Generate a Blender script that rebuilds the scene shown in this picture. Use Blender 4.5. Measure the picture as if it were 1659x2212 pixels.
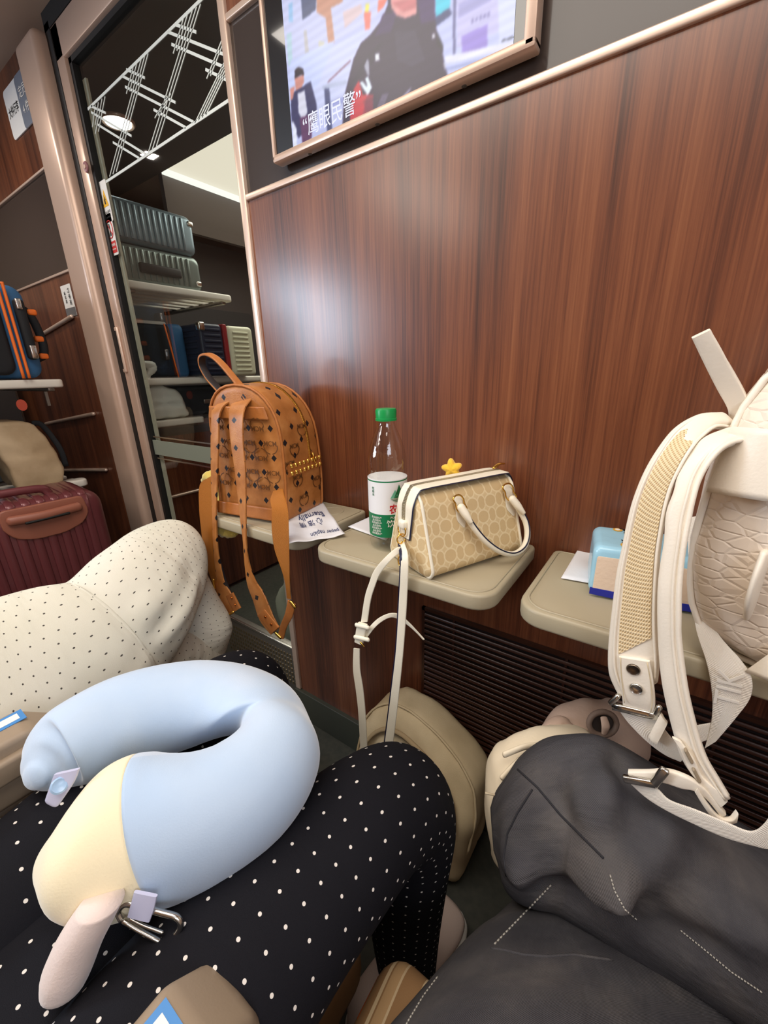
import bpy, bmesh, math, random
import numpy as np
from mathutils import Vector, Matrix
random.seed(7)
for o in list(bpy.data.objects): bpy.data.objects.remove(o)
S = bpy.context.scene
C = S.collection

# ------------------------------------------------------------------ camera
H = 1.03
F = 879.556
MR = [[0.81926247179086, 0.5728996405084987, 0.024392708344160074],
      [0.16591300620218674, -0.27755042513668216, 0.9462761942897011],
      [-0.5488914981014767, 0.7712015063598359, 0.3224381489529994]]
RI = Vector((MR[0][0], MR[0][1], -MR[0][2]))
DN = Vector((MR[1][0], MR[1][1], -MR[1][2]))
FW = Vector((MR[2][0], MR[2][1], -MR[2][2]))
cam = bpy.data.cameras.new('camera'); co = bpy.data.objects.new('camera', cam); C.objects.link(co)
cam.sensor_fit = 'HORIZONTAL'; cam.sensor_width = 36; cam.lens = F / 1659 * 36; cam.clip_start = 0.01
mw = Matrix.Identity(4)
for i in range(3):
    mw[i][0] = RI[i]; mw[i][1] = -DN[i]; mw[i][2] = -FW[i]
mw.translation = Vector((0, 0, H)); co.matrix_world = mw
S.camera = co
S.view_settings.view_transform = 'Standard'; S.view_settings.look = 'None'
S.view_settings.exposure = 0.0; S.view_settings.gamma = 1.0
S.view_settings.use_curve_mapping = False

# ------------------------------------------------------------------ world and lights
w = bpy.data.worlds.new('world'); S.world = w; w.use_nodes = True
w.node_tree.nodes['Background'].inputs[0].default_value = (1.0, 0.9, 0.8, 1)
w.node_tree.nodes['Background'].inputs[1].default_value = 0.05

def area(name, loc, rot, sx, sy, power, col):
    l = bpy.data.lights.new(name, 'AREA'); l.shape = 'RECTANGLE'; l.size = sx; l.size_y = sy
    l.energy = power; l.color = col
    o = bpy.data.objects.new(name, l); C.objects.link(o); o.location = loc; o.rotation_euler = rot
    return o
R = math.radians
area('ceiling_lamp_seats', (-0.35, -0.10, 1.93), (0, 0, 0), 1.5, 0.7, 20, (1.0, 0.92, 0.82))
area('ceiling_lamp_aisle', (-1.35, -1.05, 1.93), (0, 0, 0), 0.30, 1.0, 11, (1.0, 0.92, 0.82))
area('rack_fill_lamp', (-1.95, 0.25, 1.90), (0, 0, 0), 0.05, 0.05, 3.0, (1.0, 0.88, 0.76))  # added fill that keeps the left rack from going dark, no fitting there
area('window_light_left', (-2.62, -1.40, 1.46), (0, R(-90), 0), 0.60, 0.75, 36, (0.70, 0.83, 1.0))
area('window_light_right', (0.72, -0.45, 1.35), (0, R(90), 0), 0.5, 0.7, 4, (0.86, 0.90, 1.0))
area('vestibule_lamp', (-1.35, 1.75, 1.90), (0, R(-18), 0), 0.8, 0.8, 16, (1.0, 0.93, 0.82))

# ------------------------------------------------------------------ pixel rays to real points
def ray(px, py):
    return RI * ((px - 829.5) / F) + DN * ((py - 1106) / F) + FW
O = Vector((0, 0, H))
def U(px, py, d): return O + ray(px, py) * d
def PY(px, py, Y): r = ray(px, py); return O + r * (Y / r.y)
def PX(px, py, X): r = ray(px, py); return O + r * (X / r.x)
def PZ(px, py, Z): r = ray(px, py); return O + r * ((Z - H) / r.z)
def dep(p): return (Vector(p) - O).dot(FW)
V = Vector

# ------------------------------------------------------------------ materials
MATS = {}
def s2l(c): return tuple((x / 12.92 if x <= 0.04045 else ((x + 0.055) / 1.055) ** 2.4) for x in c)
def rgb(r, g, b): return s2l((r / 255, g / 255, b / 255)) + (1,)
def mat(name, col, rough=0.5, metal=0.0, bump=0, bscale=200, mix=None, mscale=8, coat=0, spec=0.5, sheen=0, trans=0, ior=1.45, coords='Object', stretch=(1, 1, 1)):
    if name in MATS: return MATS[name]
    m = bpy.data.materials.new(name); m.use_nodes = True; nt = m.node_tree; b = nt.nodes['Principled BSDF']
    b.inputs['Base Color'].default_value = col; b.inputs['Roughness'].default_value = rough
    b.inputs['Metallic'].default_value = metal; b.inputs['Coat Weight'].default_value = coat
    b.inputs['Specular IOR Level'].default_value = spec; b.inputs['Sheen Weight'].default_value = sheen
    b.inputs['Transmission Weight'].default_value = trans; b.inputs['IOR'].default_value = ior
    tc = nt.nodes.new('ShaderNodeTexCoord'); mp = nt.nodes.new('ShaderNodeMapping')
    nt.links.new(tc.outputs[coords], mp.inputs[0]); mp.inputs['Scale'].default_value = stretch
    if bump:
        n = nt.nodes.new('ShaderNodeTexNoise'); n.inputs['Scale'].default_value = bscale; n.inputs['Detail'].default_value = 4
        nt.links.new(mp.outputs[0], n.inputs[0])
        bp = nt.nodes.new('ShaderNodeBump'); bp.inputs['Strength'].default_value = bump; bp.inputs['Distance'].default_value = 0.002
        nt.links.new(n.outputs[0], bp.inputs['Height']); nt.links.new(bp.outputs[0], b.inputs['Normal'])
    if mix:
        n2 = nt.nodes.new('ShaderNodeTexNoise'); n2.inputs['Scale'].default_value = mscale; n2.inputs['Detail'].default_value = 5
        nt.links.new(mp.outputs[0], n2.inputs[0])
        r = nt.nodes.new('ShaderNodeValToRGB'); r.color_ramp.elements[0].position = 0.35; r.color_ramp.elements[1].position = 0.65
        r.color_ramp.elements[0].color = col; r.color_ramp.elements[1].color = mix
        nt.links.new(n2.outputs[0], r.inputs[0]); nt.links.new(r.outputs[0], b.inputs['Base Color'])
    MATS[name] = m; return m
def emis(name, col, st):
    if name in MATS: return MATS[name]
    m = bpy.data.materials.new(name); m.use_nodes = True; b = m.node_tree.nodes['Principled BSDF']
    b.inputs['Base Color'].default_value = (0, 0, 0, 1)
    b.inputs['Emission Color'].default_value = col; b.inputs['Emission Strength'].default_value = st
    MATS[name] = m; return m

class N:
    """small node graph helper"""
    def __init__(s, m): s.nt = m.node_tree; s.b = s.nt.nodes['Principled BSDF']
    def new(s, t, **k):
        n = s.nt.nodes.new('ShaderNode' + t)
        for a, v in k.items(): setattr(n, a, v)
        return n
    def inp(s, sock, v):
        if hasattr(v, 'is_linked') or isinstance(v, bpy.types.NodeSocket): s.nt.links.new(v, sock)
        else: sock.default_value = v
    def math(s, op, a, b=0.0, c=0.0, clamp=False):
        n = s.new('Math', operation=op); n.use_clamp = clamp; s.inp(n.inputs[0], a); s.inp(n.inputs[1], b); s.inp(n.inputs[2], c); return n.outputs[0]
    def mix(s, f, a, b):
        n = s.new('Mix', data_type='RGBA'); s.inp(n.inputs[0], f); s.inp(n.inputs[6], a); s.inp(n.inputs[7], b); return n.outputs[2]
    def uv(s):
        t = s.new('TexCoord'); p = s.new('SeparateXYZ'); s.nt.links.new(t.outputs['UV'], p.inputs[0]); return p.outputs[0], p.outputs[1], t.outputs['UV']
    def noise(s, vec, scale, detail=3, stretch=None):
        n = s.new('TexNoise'); n.inputs['Scale'].default_value = scale; n.inputs['Detail'].default_value = detail
        if stretch:
            mp = s.new('Mapping'); mp.inputs['Scale'].default_value = stretch; s.nt.links.new(vec, mp.inputs[0]); vec = mp.outputs[0]
        s.nt.links.new(vec, n.inputs[0]); return n.outputs[0]
    def ramp(s, f, stops):
        r = s.new('ValToRGB'); e = r.color_ramp.elements
        e[0].position, e[0].color = stops[0]; e[1].position, e[1].color = stops[-1]
        for p, c in stops[1:-1]: x = e.new(p); x.color = c
        s.nt.links.new(f, r.inputs[0]); return r.outputs[0]
    def bump(s, h, st=0.5, dist=0.002):
        b = s.new('Bump'); b.inputs['Strength'].default_value = st; b.inputs['Distance'].default_value = dist
        s.nt.links.new(h, b.inputs['Height']); s.nt.links.new(b.outputs[0], s.b.inputs['Normal'])
    def frac(s, v, pitch, off=0.0):   # signed distance to cell centre, in metres
        a = s.math('ADD', s.math('DIVIDE', v, pitch), off); f = s.math('FRACT', a); return s.math('MULTIPLY', s.math('SUBTRACT', f, 0.5), pitch)

def wood_mat(name, tint=1.0, rough=0.32):
    m = mat(name, (0, 0, 0, 1), rough); g = N(m)
    t = g.new('TexCoord').outputs['Object']
    warp = g.noise(t, 3.0, 2)
    a = g.noise(t, 1.0, 8, (55, 55, 1.1)); b = g.noise(t, 1.0, 6, (380, 380, 7)); c = g.noise(t, 1.0, 6, (9, 9, 0.5))
    v = g.math('ADD', g.math('MULTIPLY', a, 0.30), g.math('ADD', g.math('MULTIPLY', b, 0.30), g.math('MULTIPLY', c, 0.45)))
    k = lambda r_, g_, b_: tuple(x * tint for x in rgb(r_, g_, b_)[:3]) + (1,)
    col = g.ramp(v, [(0.39, k(62, 32, 21)), (0.48, k(91, 50, 33)), (0.54, k(109, 61, 39)), (0.60, k(122, 71, 45)), (0.72, k(141, 88, 57))])
    g.nt.links.new(col, g.b.inputs['Base Color']); g.bump(b, 0.06, 0.001)
    g.b.inputs['Coat Weight'].default_value = 0.6; g.b.inputs['Coat Roughness'].default_value = 0.24
    return m
M_wood = wood_mat('walnut_laminate')
M_champ = mat('champagne_metal', rgb(226, 200, 182), 0.32, 0.45, bump=0.05, bscale=90)
M_champd = mat('champagne_paint', rgb(204, 176, 158), 0.36, 0.35)
M_gloss = mat('smoked_gloss_panel', rgb(62, 53, 49), 0.14, 0, coat=0.15, spec=0.4)
M_black = mat('black_seal', rgb(14, 12, 12), 0.6)
M_ceil = mat('ceiling_paint', rgb(176, 152, 134), 0.55)
M_dark = mat('dark_panel', rgb(92, 86, 80), 0.5)
M_floor = mat('floor_vinyl', rgb(58, 60, 54), 0.6, mix=rgb(70, 70, 62), mscale=60)
M_base = mat('green_grey_skirting', rgb(62, 64, 54), 0.5, bump=0.1)
M_tray = mat('tray_plastic', rgb(172, 161, 136), 0.42, bump=0.06, bscale=700)
M_white = mat('white_paint', rgb(235, 232, 226), 0.5)
M_chrome = mat('bright_metal', rgb(215, 212, 205), 0.22, 1.0)
M_gold = mat('gold_metal', rgb(232, 186, 92), 0.16, 1.0)
M_steel = mat('brushed_steel', rgb(150, 145, 138), 0.35, 0.9)

# ------------------------------------------------------------------ mesh helpers
WL = {}
def link(name, me, m, parent=None, smooth=True, label=None):
    o = bpy.data.objects.new(name, me); C.objects.link(o)
    for x in (m if isinstance(m, (list, tuple)) else [m]): me.materials.append(x)
    if smooth:
        for p in me.polygons: p.use_smooth = True
    if parent is not None:
        o.parent = parent; o.matrix_parent_inverse = Matrix.Translation(-WL.get(parent.name, V((0, 0, 0))))
    if label: o['label'] = label
    return o
def tag(o, label, cat, group=None, kind=None):
    o['label'] = label
    if cat: o['category'] = cat
    if group: o['group'] = group
    if kind: o['kind'] = kind
    return o
def thing(name, label, cat, loc, group=None):
    o = bpy.data.objects.new(name, None); C.objects.link(o); o.location = loc; o.empty_display_size = 0.05; WL[o.name] = V(loc)
    return tag(o, label, cat, group)
def struct(o, label=None):
    o['kind'] = 'structure'
    if label: o['label'] = label
    return o
def mesh(name, vs, fs, m, parent=None, smooth=True, uvs=None, label=None, autos=None):
    me = bpy.data.meshes.new(name); me.from_pydata([tuple(v) for v in vs], [], fs); me.update()
    if uvs is not None:
        l = me.uv_layers.new(name='UVMap')
        for i, lp in enumerate(me.loops): l.data[i].uv = uvs[lp.vertex_index] if not callable(uvs) else uvs(me, lp)
    o = link(name, me, m, parent, smooth, label)
    if autos is not None: sharp(me, autos)
    return o
def sharp(me, ang=35):
    bm = bmesh.new(); bm.from_mesh(me)
    for e in bm.edges:
        if len(e.link_faces) == 2 and e.calc_face_angle(0) > R(ang): e.smooth = False
    bm.to_mesh(me); bm.free()
def box(name, a, b, m, parent=None, bev=0.0, label=None, seg=3, rot=None, at=None):
    """box between corners a and b (world), bevelled; rot about z applied round its centre"""
    bm = bmesh.new(); bmesh.ops.create_cube(bm, size=1)
    c = [(a[i] + b[i]) / 2 for i in range(3)]; s = [abs(b[i] - a[i]) for i in range(3)]
    for v in bm.verts: v.co = V((v.co.x * s[0], v.co.y * s[1], v.co.z * s[2]))
    if bev: bmesh.ops.bevel(bm, geom=bm.edges[:], offset=min(bev, min(s) * 0.49), segments=seg, profile=0.5, affect='EDGES')
    mt = Matrix.Translation(V(c))
    if rot is not None: mt = mt @ rot
    bmesh.ops.transform(bm, matrix=mt, verts=bm.verts)
    me = bpy.data.meshes.new(name); bm.to_mesh(me); bm.free()
    o = link(name, me, m, parent, True, label); sharp(me, 40); return o
def joinboxes(name, lst, m, parent=None, bev=0.0, label=None, seg=2):
    """several boxes as one mesh (one surface pattern): each (a, b) or (a, b, rotmatrix)"""
    bm = bmesh.new()
    for it in lst:
        a, b = it[0], it[1]
        t = bmesh.new(); bmesh.ops.create_cube(t, size=1)
        c = [(a[i] + b[i]) / 2 for i in range(3)]; s = [abs(b[i] - a[i]) for i in range(3)]
        for v in t.verts: v.co = V((v.co.x * s[0], v.co.y * s[1], v.co.z * s[2]))
        if bev: bmesh.ops.bevel(t, geom=t.edges[:], offset=min(bev, min(s) * 0.49), segments=seg, profile=0.5, affect='EDGES')
        mt = Matrix.Translation(V(c))
        if len(it) > 2: mt = mt @ it[2]
        bmesh.ops.transform(t, matrix=mt, verts=t.verts)
        tm = bpy.data.meshes.new('t'); t.to_mesh(tm); t.free(); bm.from_mesh(tm); bpy.data.meshes.remove(tm)
    me = bpy.data.meshes.new(name); bm.to_mesh(me); bm.free()
    o = link(name, me, m, parent, True, label); sharp(me, 40); return o

def catmull(P, sub):
    """P: list of tuples/lists of floats (numpy rows) -> smoothed rows"""
    P = np.array(P, float); n = len(P)
    if n < 3 or sub <= 1: return P
    out = []
    for i in range(n - 1):
        p0 = P[i - 1] if i > 0 else 2 * P[0] - P[1]; p1 = P[i]; p2 = P[i + 1]; p3 = P[i + 2] if i + 2 < n else 2 * P[-1] - P[-2]
        for k in range(sub):
            t = k / sub
            out.append(0.5 * ((2 * p1) + (-p0 + p2) * t + (2 * p0 - 5 * p1 + 4 * p2 - p3) * t * t + (-p0 + 3 * p1 - 3 * p2 + p3) * t ** 3))
    out.append(P[-1]); return np.array(out)
def sup(t, e):
    c, s = math.cos(t), math.sin(t)
    return (math.copysign(abs(c) ** (2 / e), c), math.copysign(abs(s) ** (2 / e), s))
def rings_mesh(name, rings, m, parent=None, closed=True, cap=True, uvs=True, label=None, autos=None, disp=None, loop=False):
    nr = len(rings); n = len(rings[0]); vs = [p for r in rings for p in r]; fs = []
    rr = nr if loop else nr - 1
    for i in range(rr):
        for j in range(n if closed else n - 1):
            a = i * n + j; b = i * n + (j + 1) % n; i2 = (i + 1) % nr; fs.append((a, b, i2 * n + (j + 1) % n, i2 * n + j))
    if cap and closed and not loop:
        fs.append(tuple(range(n - 1, -1, -1))); fs.append(tuple((nr - 1) * n + j for j in range(n)))
    # metric uv
    us = [0.0]
    cen = [sum((V(p) for p in r), V()) / n for r in rings]
    for i in range(1, nr): us.append(us[-1] + (cen[i] - cen[i - 1]).length)
    uvv = []
    circ = [sum((V(r[(j + 1) % n]) - V(r[j])).length for j in range(n)) for r in rings]
    mc = sorted(circ)[len(circ) // 2]
    for i in range(nr):
        acc = 0
        tot = circ[i] or 1
        for j in range(n):
            uvv.append((us[i], acc / tot * mc)); acc += (V(rings[i][(j + 1) % n]) - V(rings[i][j])).length
    me = bpy.data.meshes.new(name); me.from_pydata([tuple(v) for v in vs], [], fs); me.update()
    l = me.uv_layers.new(name='UVMap')
    for p in me.polygons:
        q = [uvv[me.loops[k].vertex_index] for k in p.loop_indices]
        vv = [x[1] for x in q]
        for k, (uu, v2) in zip(p.loop_indices, q):
            if max(vv) - min(vv) > mc * 0.5 and v2 < mc * 0.4 and len(q) == 4: v2 += mc
            l.data[k].uv = (uu, v2)
    if disp:
        bm = bmesh.new(); bm.from_mesh(me); bm.normal_update()
        nv = [(v, v.normal.copy()) for v in bm.verts]
        for v, nn in nv: v.co += nn * disp(v.co)
        bm.to_mesh(me); bm.free()
    o = link(name, me, m, parent, True, label)
    bm = bmesh.new(); bm.from_mesh(me); bmesh.ops.recalc_face_normals(bm, faces=bm.faces); bm.to_mesh(me); bm.free()
    if autos: sharp(me, autos)
    return o
def edge_rings(st, n=24, e=2.0, sub=6, dome0=False, dome1=False, th=None):
    """st: stations (A point, B point, thickness). Rings between the two edges with real thickness."""
    rows = [list(a) + list(b) + [t] for a, b, t in st]
    Q = catmull(rows, sub); cen = [(V(q[:3]) + V(q[3:6])) / 2 for q in Q]; rings = []
    k = len(Q); nrm_prev = None
    info = []
    for i, q in enumerate(Q):
        A, B, t = V(q[:3]), V(q[3:6]), q[6]; h = (B - A) / 2
        T = (cen[min(i + 1, k - 1)] - cen[max(i - 1, 0)]);
        if T.length < 1e-9: T = V((0, 0, 1))
        T.normalize(); nn = h.cross(T)
        if nn.length < 1e-9: nn = nrm_prev or V((0, 1, 0))
        nn.normalize()
        if nrm_prev and nn.dot(nrm_prev) < 0: nn = -nn
        nrm_prev = nn; info.append((cen[i], h, nn * (t / 2), T))
    def ring(c, h, nn, s=1.0, sh=V((0, 0, 0))):
        r = []
        for j in range(n):
            x, y = sup(2 * math.pi * j / n, e); r.append(c + sh + h * (x * s) + nn * (y * s))
        return r
    if dome0:
        c, h, nn, T = info[0]; L = dome0 if dome0 is not True else min(h.length, nn.length)
        for a in (80, 65, 50, 35, 18): rings.append(ring(c, h, nn, math.cos(R(a)), -T * L * math.sin(R(a))))
    for c, h, nn, T in info: rings.append(ring(c, h, nn))
    if dome1:
        c, h, nn, T = info[-1]; L = dome1 if dome1 is not True else min(h.length, nn.length)
        for a in (18, 35, 50, 65, 80): rings.append(ring(c, h, nn, math.cos(R(a)), T * L * math.sin(R(a))))
    return rings
def strapY(name, st, m, parent, th=0.003, n=16, e=5, sub=6, label=None, **k):
    """ribbon from pixel edges: (ax, ay, bx, by, Ya[, Yb])"""
    S_ = []
    for s in st:
        ya = s[4]; yb = s[5] if len(s) > 5 else ya
        S_.append((PY(s[0], s[1], ya), PY(s[2], s[3], yb), th))
    return rings_mesh(name, edge_rings(S_, n=n, e=e, sub=sub, **k), m, parent, label=label, autos=50)
def tube_rings(pts, rad, n=12, sub=6, up=V((0, 0, 1)), e=2.0, dome=False, loop=False):
    """sweep; rad = float or list of (a,b) half sizes (b across 'up')"""
    if not isinstance(rad, (list, tuple)): rad = [(rad, rad)] * len(pts)
    rad = [(r, r) if not isinstance(r, (list, tuple)) else r for r in rad]
    if loop:
        pts = list(pts) + [pts[0]]; rad = list(rad) + [rad[0]]
    Q = catmull([list(p) + list(r) for p, r in zip(pts, rad)], sub)
    if loop:  # smoother closing
        pp = [pts[-2]] + list(pts) + [pts[1]]; rr = [rad[-2]] + list(rad) + [rad[1]]
        Q = catmull([list(p) + list(r) for p, r in zip(pp, rr)], sub)[sub:-sub]; Q = Q[:-1]
    k = len(Q); rings = []; side = None; fr = []
    for i in range(k):
        a = V(Q[(i - 1) % k if loop else max(i - 1, 0)][:3]); b = V(Q[(i + 1) % k if loop else min(i + 1, k - 1)][:3])
        T = (b - a).normalized()
        s = T.cross(up) if side is None else side - T * side.dot(T)
        if s.length < 1e-4: s = T.cross(V((1, 0.2, 0)))
        s.normalize(); side = s; u = s.cross(T).normalized(); fr.append((V(Q[i][:3]), s, u, T, Q[i][3], Q[i][4]))
    def ring(f, sc=1.0, sh=0.0):
        c, s, u, T, a, b = f; r = []
        for j in range(n):
            x, y = sup(2 * math.pi * j / n, e); r.append(c + T * sh + s * (x * a * sc) + u * (y * b * sc))
        return r
    if dome and not loop:
        for a in (80, 60, 40, 20): rings.append(ring(fr[0], math.cos(R(a)), -min(fr[0][4], fr[0][5]) * math.sin(R(a))))
    for f in fr: rings.append(ring(f))
    if dome and not loop:
        for a in (20, 40, 60, 80): rings.append(ring(fr[-1], math.cos(R(a)), min(fr[-1][4], fr[-1][5]) * math.sin(R(a))))
    return rings
def tube(name, pts, rad, m, parent=None, n=12, sub=6, up=V((0, 0, 1)), e=2.0, dome=False, loop=False, label=None, disp=None):
    return rings_mesh(name, tube_rings([V(p) for p in pts], rad, n, sub, up, e, dome, loop), m, parent, label=label, disp=disp, loop=loop)
def ribbon(name, pts, wv, width, th, m, parent, n=14, sub=6, label=None):
    st = []
    for i, p in enumerate(pts):
        wvi = V(wv[i] if isinstance(wv, list) else wv).normalized(); wd = width[i] if isinstance(width, list) else width
        st.append((V(p) - wvi * wd / 2, V(p) + wvi * wd / 2, th))
    return rings_mesh(name, edge_rings(st, n=n, e=5, sub=sub), m, parent, label=label, autos=50)
class Fr:
    """local frame: origin o, axes x,y,z"""
    def __init__(s, o, x, z=V((0, 0, 1))):
        s.o = V(o); s.x = V(x).normalized(); s.z = (V(z) - s.x * V(z).dot(s.x)).normalized(); s.y = s.z.cross(s.x)
    def p(s, x, y, z): return s.o + s.x * x + s.y * y + s.z * z
def puff(name, outline, D, fr, m, parent=None, r=0.012, steps=4, bulge=0.0, ins=None, label=None, uvmode='box', autos=None, taper=None, disp=None, axis='y', open_ends=False):
    """closed outline in local (x,z) extruded along local y with rounded ends. bulge swells the two flat faces."""
    n = len(outline); cx = sum(p[0] for p in outline) / n; cz = sum(p[1] for p in outline) / n
    hw = max(abs(p[0] - cx) for p in outline); hz = max(abs(p[1] - cz) for p in outline)
    sec = []
    for k in range(steps + 1):
        a = math.pi / 2 * k / steps; sec.append((r * (1 - math.sin(a)), r * (1 - math.cos(a))))   # (y, inset)
    prof = [(r - r * math.sin(math.pi / 2 * k / steps), r - r * math.cos(math.pi / 2 * k / steps)) for k in range(steps, -1, -1)]
    prof = [(r * (1 - math.cos(t)), r * (1 - math.sin(t))) for t in [math.pi / 2 * k / steps for k in range(steps + 1)]]
    ys = [(y, i) for y, i in prof] + [(D - y, i) for y, i in reversed(prof)]
    nmid = 6; mid = [(r + (D - 2 * r) * k / nmid, 0.0) for k in range(1, nmid)]
    ys = [(y, i) for y, i in prof] + mid + [(D - y, i) for y, i in reversed(prof)]
    def inset(p, i):
        return (cx + (p[0] - cx) * (1 - i / hw), cz + (p[1] - cz) * (1 - i / hz))
    rings = []
    def tp(y, x, z):
        if taper: x, y, z = taper(x, y, z)
        return (x, y, z)
    # face centre fans: concentric rings
    conc = [0.0, 0.25, 0.5, 0.75]
    allr = []
    for s in conc[1:]:
        allr.append([(cx + (inset(p, r)[0] - cx) * s, -bulge * (1 - s * s), cz + (inset(p, r)[1] - cz) * s) for p in outline])
    for y, i in ys: allr.append([(inset(p, i)[0], y, inset(p, i)[1]) for p in outline])
    for s in reversed(conc[1:]):
        allr.append([(cx + (inset(p, r)[0] - cx) * s, D + bulge * (1 - s * s), cz + (inset(p, r)[1] - cz) * s) for p in outline])
    vs = []; loc = []
    for rg in allr:
        for x, y, z in rg:
            q = tp(y, x, z); loc.append(q)
    c0 = tp(-bulge, cx, cz); c1 = tp(D + bulge, cx, cz); loc += [c0, c1]; nr = len(allr); fs = []
    for i in range(nr - 1):
        for j in range(n):
            fs.append((i * n + j, i * n + (j + 1) % n, (i + 1) * n + (j + 1) % n, (i + 1) * n + j))
    for j in range(n):
        fs.append((nr * n, (j + 1) % n, j)); fs.append((nr * n + 1, (nr - 1) * n + j, (nr - 1) * n + (j + 1) % n))
    me = bpy.data.meshes.new(name); me.from_pydata([tuple(q) for q in loc], [], fs); me.update()
    bm = bmesh.new(); bm.from_mesh(me); bmesh.ops.recalc_face_normals(bm, faces=bm.faces); bm.to_mesh(me); bm.free()
    l = me.uv_layers.new(name='UVMap')
    for p in me.polygons:
        nx, ny, nz = abs(p.normal.x), abs(p.normal.y), abs(p.normal.z)
        for k in p.loop_indices:
            x, y, z = me.vertices[me.loops[k].vertex_index].co
            if ny >= 0.6 : l.data[k].uv = (x + 1, z + 1)
            elif nx >= nz * 0.8: l.data[k].uv = (y + 1.013, z + 1)
            else: l.data[k].uv = (x + 1, y + 1)
    mt = Matrix((tuple(fr.x) , tuple(fr.y), tuple(fr.z))).transposed().to_4x4(); mt.translation = fr.o
    me.transform(mt)
    if disp:
        bm = bmesh.new(); bm.from_mesh(me); bm.normal_update(); nv = [(v, v.normal.copy()) for v in bm.verts]
        for v, nn in nv: v.co += nn * disp(v.co)
        bm.to_mesh(me); bm.free()
    o = link(name, me, m, parent, True, label)
    if autos: sharp(me, autos)
    return o
def rrect(x0, x1, z0, z1, r, n=6):
    out = []
    for cx, cz, a0 in ((x1 - r, z1 - r, 0), (x0 + r, z1 - r, 90), (x0 + r, z0 + r, 180), (x1 - r, z0 + r, 270)):
        for k in range(n + 1):
            a = R(a0 + 90 * k / n); out.append((cx + r * math.cos(a), cz + r * math.sin(a)))
    return out
def densify(o, step):
    out = []
    for i, p in enumerate(o):
        q = o[(i + 1) % len(o)]; L = math.hypot(q[0] - p[0], q[1] - p[1]); k = max(1, int(L / step))
        for t in range(k): out.append((p[0] + (q[0] - p[0]) * t / k, p[1] + (q[1] - p[1]) * t / k))
    return out
def slab(name, outline, t, fr, m, parent=None, bev=0.002, label=None, autos=40):
    """flat plate: outline in local (x,y), thickness t along +z of frame"""
    bm = bmesh.new(); vb = [bm.verts.new(fr.p(x, y, 0)) for x, y in outline]; f = bm.faces.new(vb)
    r_ = bmesh.ops.extrude_face_region(bm, geom=[f]); ev = [g for g in r_['geom'] if isinstance(g, bmesh.types.BMVert)]
    bmesh.ops.translate(bm, verts=ev, vec=fr.z * t)
    bmesh.ops.recalc_face_normals(bm, faces=bm.faces)
    if bev:
        ed = [e for e in bm.edges if len(e.link_faces) == 2 and e.calc_face_angle(0) > R(60)]
        bmesh.ops.bevel(bm, geom=ed, offset=bev, segments=3, profile=0.5, affect='EDGES')
    me = bpy.data.meshes.new(name); bm.to_mesh(me); bm.free()
    o = link(name, me, m, parent, True, label); sharp(me, autos); return o
def lathe(name, prof, loc, m, parent=None, n=40, label=None, axis=V((0, 0, 1)), rfun=None):
    q = V((0, 0, 1)).rotation_difference(axis).to_matrix(); rings = []
    for r_, z in prof:
        rg = []
        for j in range(n):
            a = 2 * math.pi * j / n; rr = r_ * (rfun(a, z) if rfun else 1)
            rg.append(V(loc) + q @ V((rr * math.cos(a), rr * math.sin(a), z)))
        rings.append(rg)
    return rings_mesh(name, rings, m, parent, label=label, autos=50)
def text(name, s, size, fr, m, parent=None, th=0.0004, label=None, mapf=None, align='CENTER', sx=1.0, shear=0, bold=0):
    cu = bpy.data.curves.new('txt', 'FONT'); cu.body = s; cu.size = size; cu.align_x = align; cu.align_y = 'CENTER'; cu.extrude = th / 2; cu.shear = shear; cu.resolution_u = 3; cu.offset = bold
    o = bpy.data.objects.new('txt', cu); C.objects.link(o); bpy.context.view_layer.update()
    dg = bpy.context.evaluated_depsgraph_get(); me = bpy.data.meshes.new_from_object(o.evaluated_get(dg))
    bpy.data.objects.remove(o); bpy.data.curves.remove(cu); me.materials.clear()
    for v in me.vertices:
        x, y, z = v.co
        v.co = mapf(x * sx, y, z + th / 2) if mapf else fr.p(x * sx, y, z + th / 2)
    return link(name, me, m, parent, False, label)
def catch(fn):
    try: fn()
    except Exception as ex:
        import traceback; traceback.print_exc()

# ================================================================== the setting
YW = 0.68
# floor, ceiling, walls
struct(box('floor', (-2.75, -2.6, -0.04), (0.80, 2.45, 0.0), M_floor), 'dark green grey carriage floor')
struct(box('ceiling', (-2.75, -2.6, 1.955), (0.80, 2.45, 1.995), M_ceil), 'pale brown carriage ceiling')
def wallseg(name, x0, x1, label):
    o = box(name, (x0, YW, 0.105), (x1, YW + 0.05, 1.383), M_wood); struct(o, label); o['label'] = label
    box('gloss_band', (x0, YW + 0.002, 1.383), (x1, YW + 0.05, 1.668), M_gloss, o, label='smoked glossy band')
    box('upper_panel', (x0, YW, 1.668), (x1, YW + 0.05, 1.955), M_wood, o)
    return o
w1 = wallseg('wall_front', -0.815, 0.74, 'reddish walnut laminate bulkhead wall')
w2 = wallseg('wall_left', -2.70, -1.69, 'walnut laminate wall left of the glass door')
struct(box('wall_far_left', (-2.75, -2.6, 0), (-2.70, 2.45, 1.955), M_ceil), 'side wall of the carriage on the far left')
struct(box('wall_right', (0.74, -2.6, 0), (0.80, 0.74, 1.955), M_ceil), 'side wall of the carriage on the right')
struct(box('wall_rear', (-2.75, -2.65, 0), (0.80, -2.60, 1.955), M_ceil), 'rear wall of the carriage')
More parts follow.
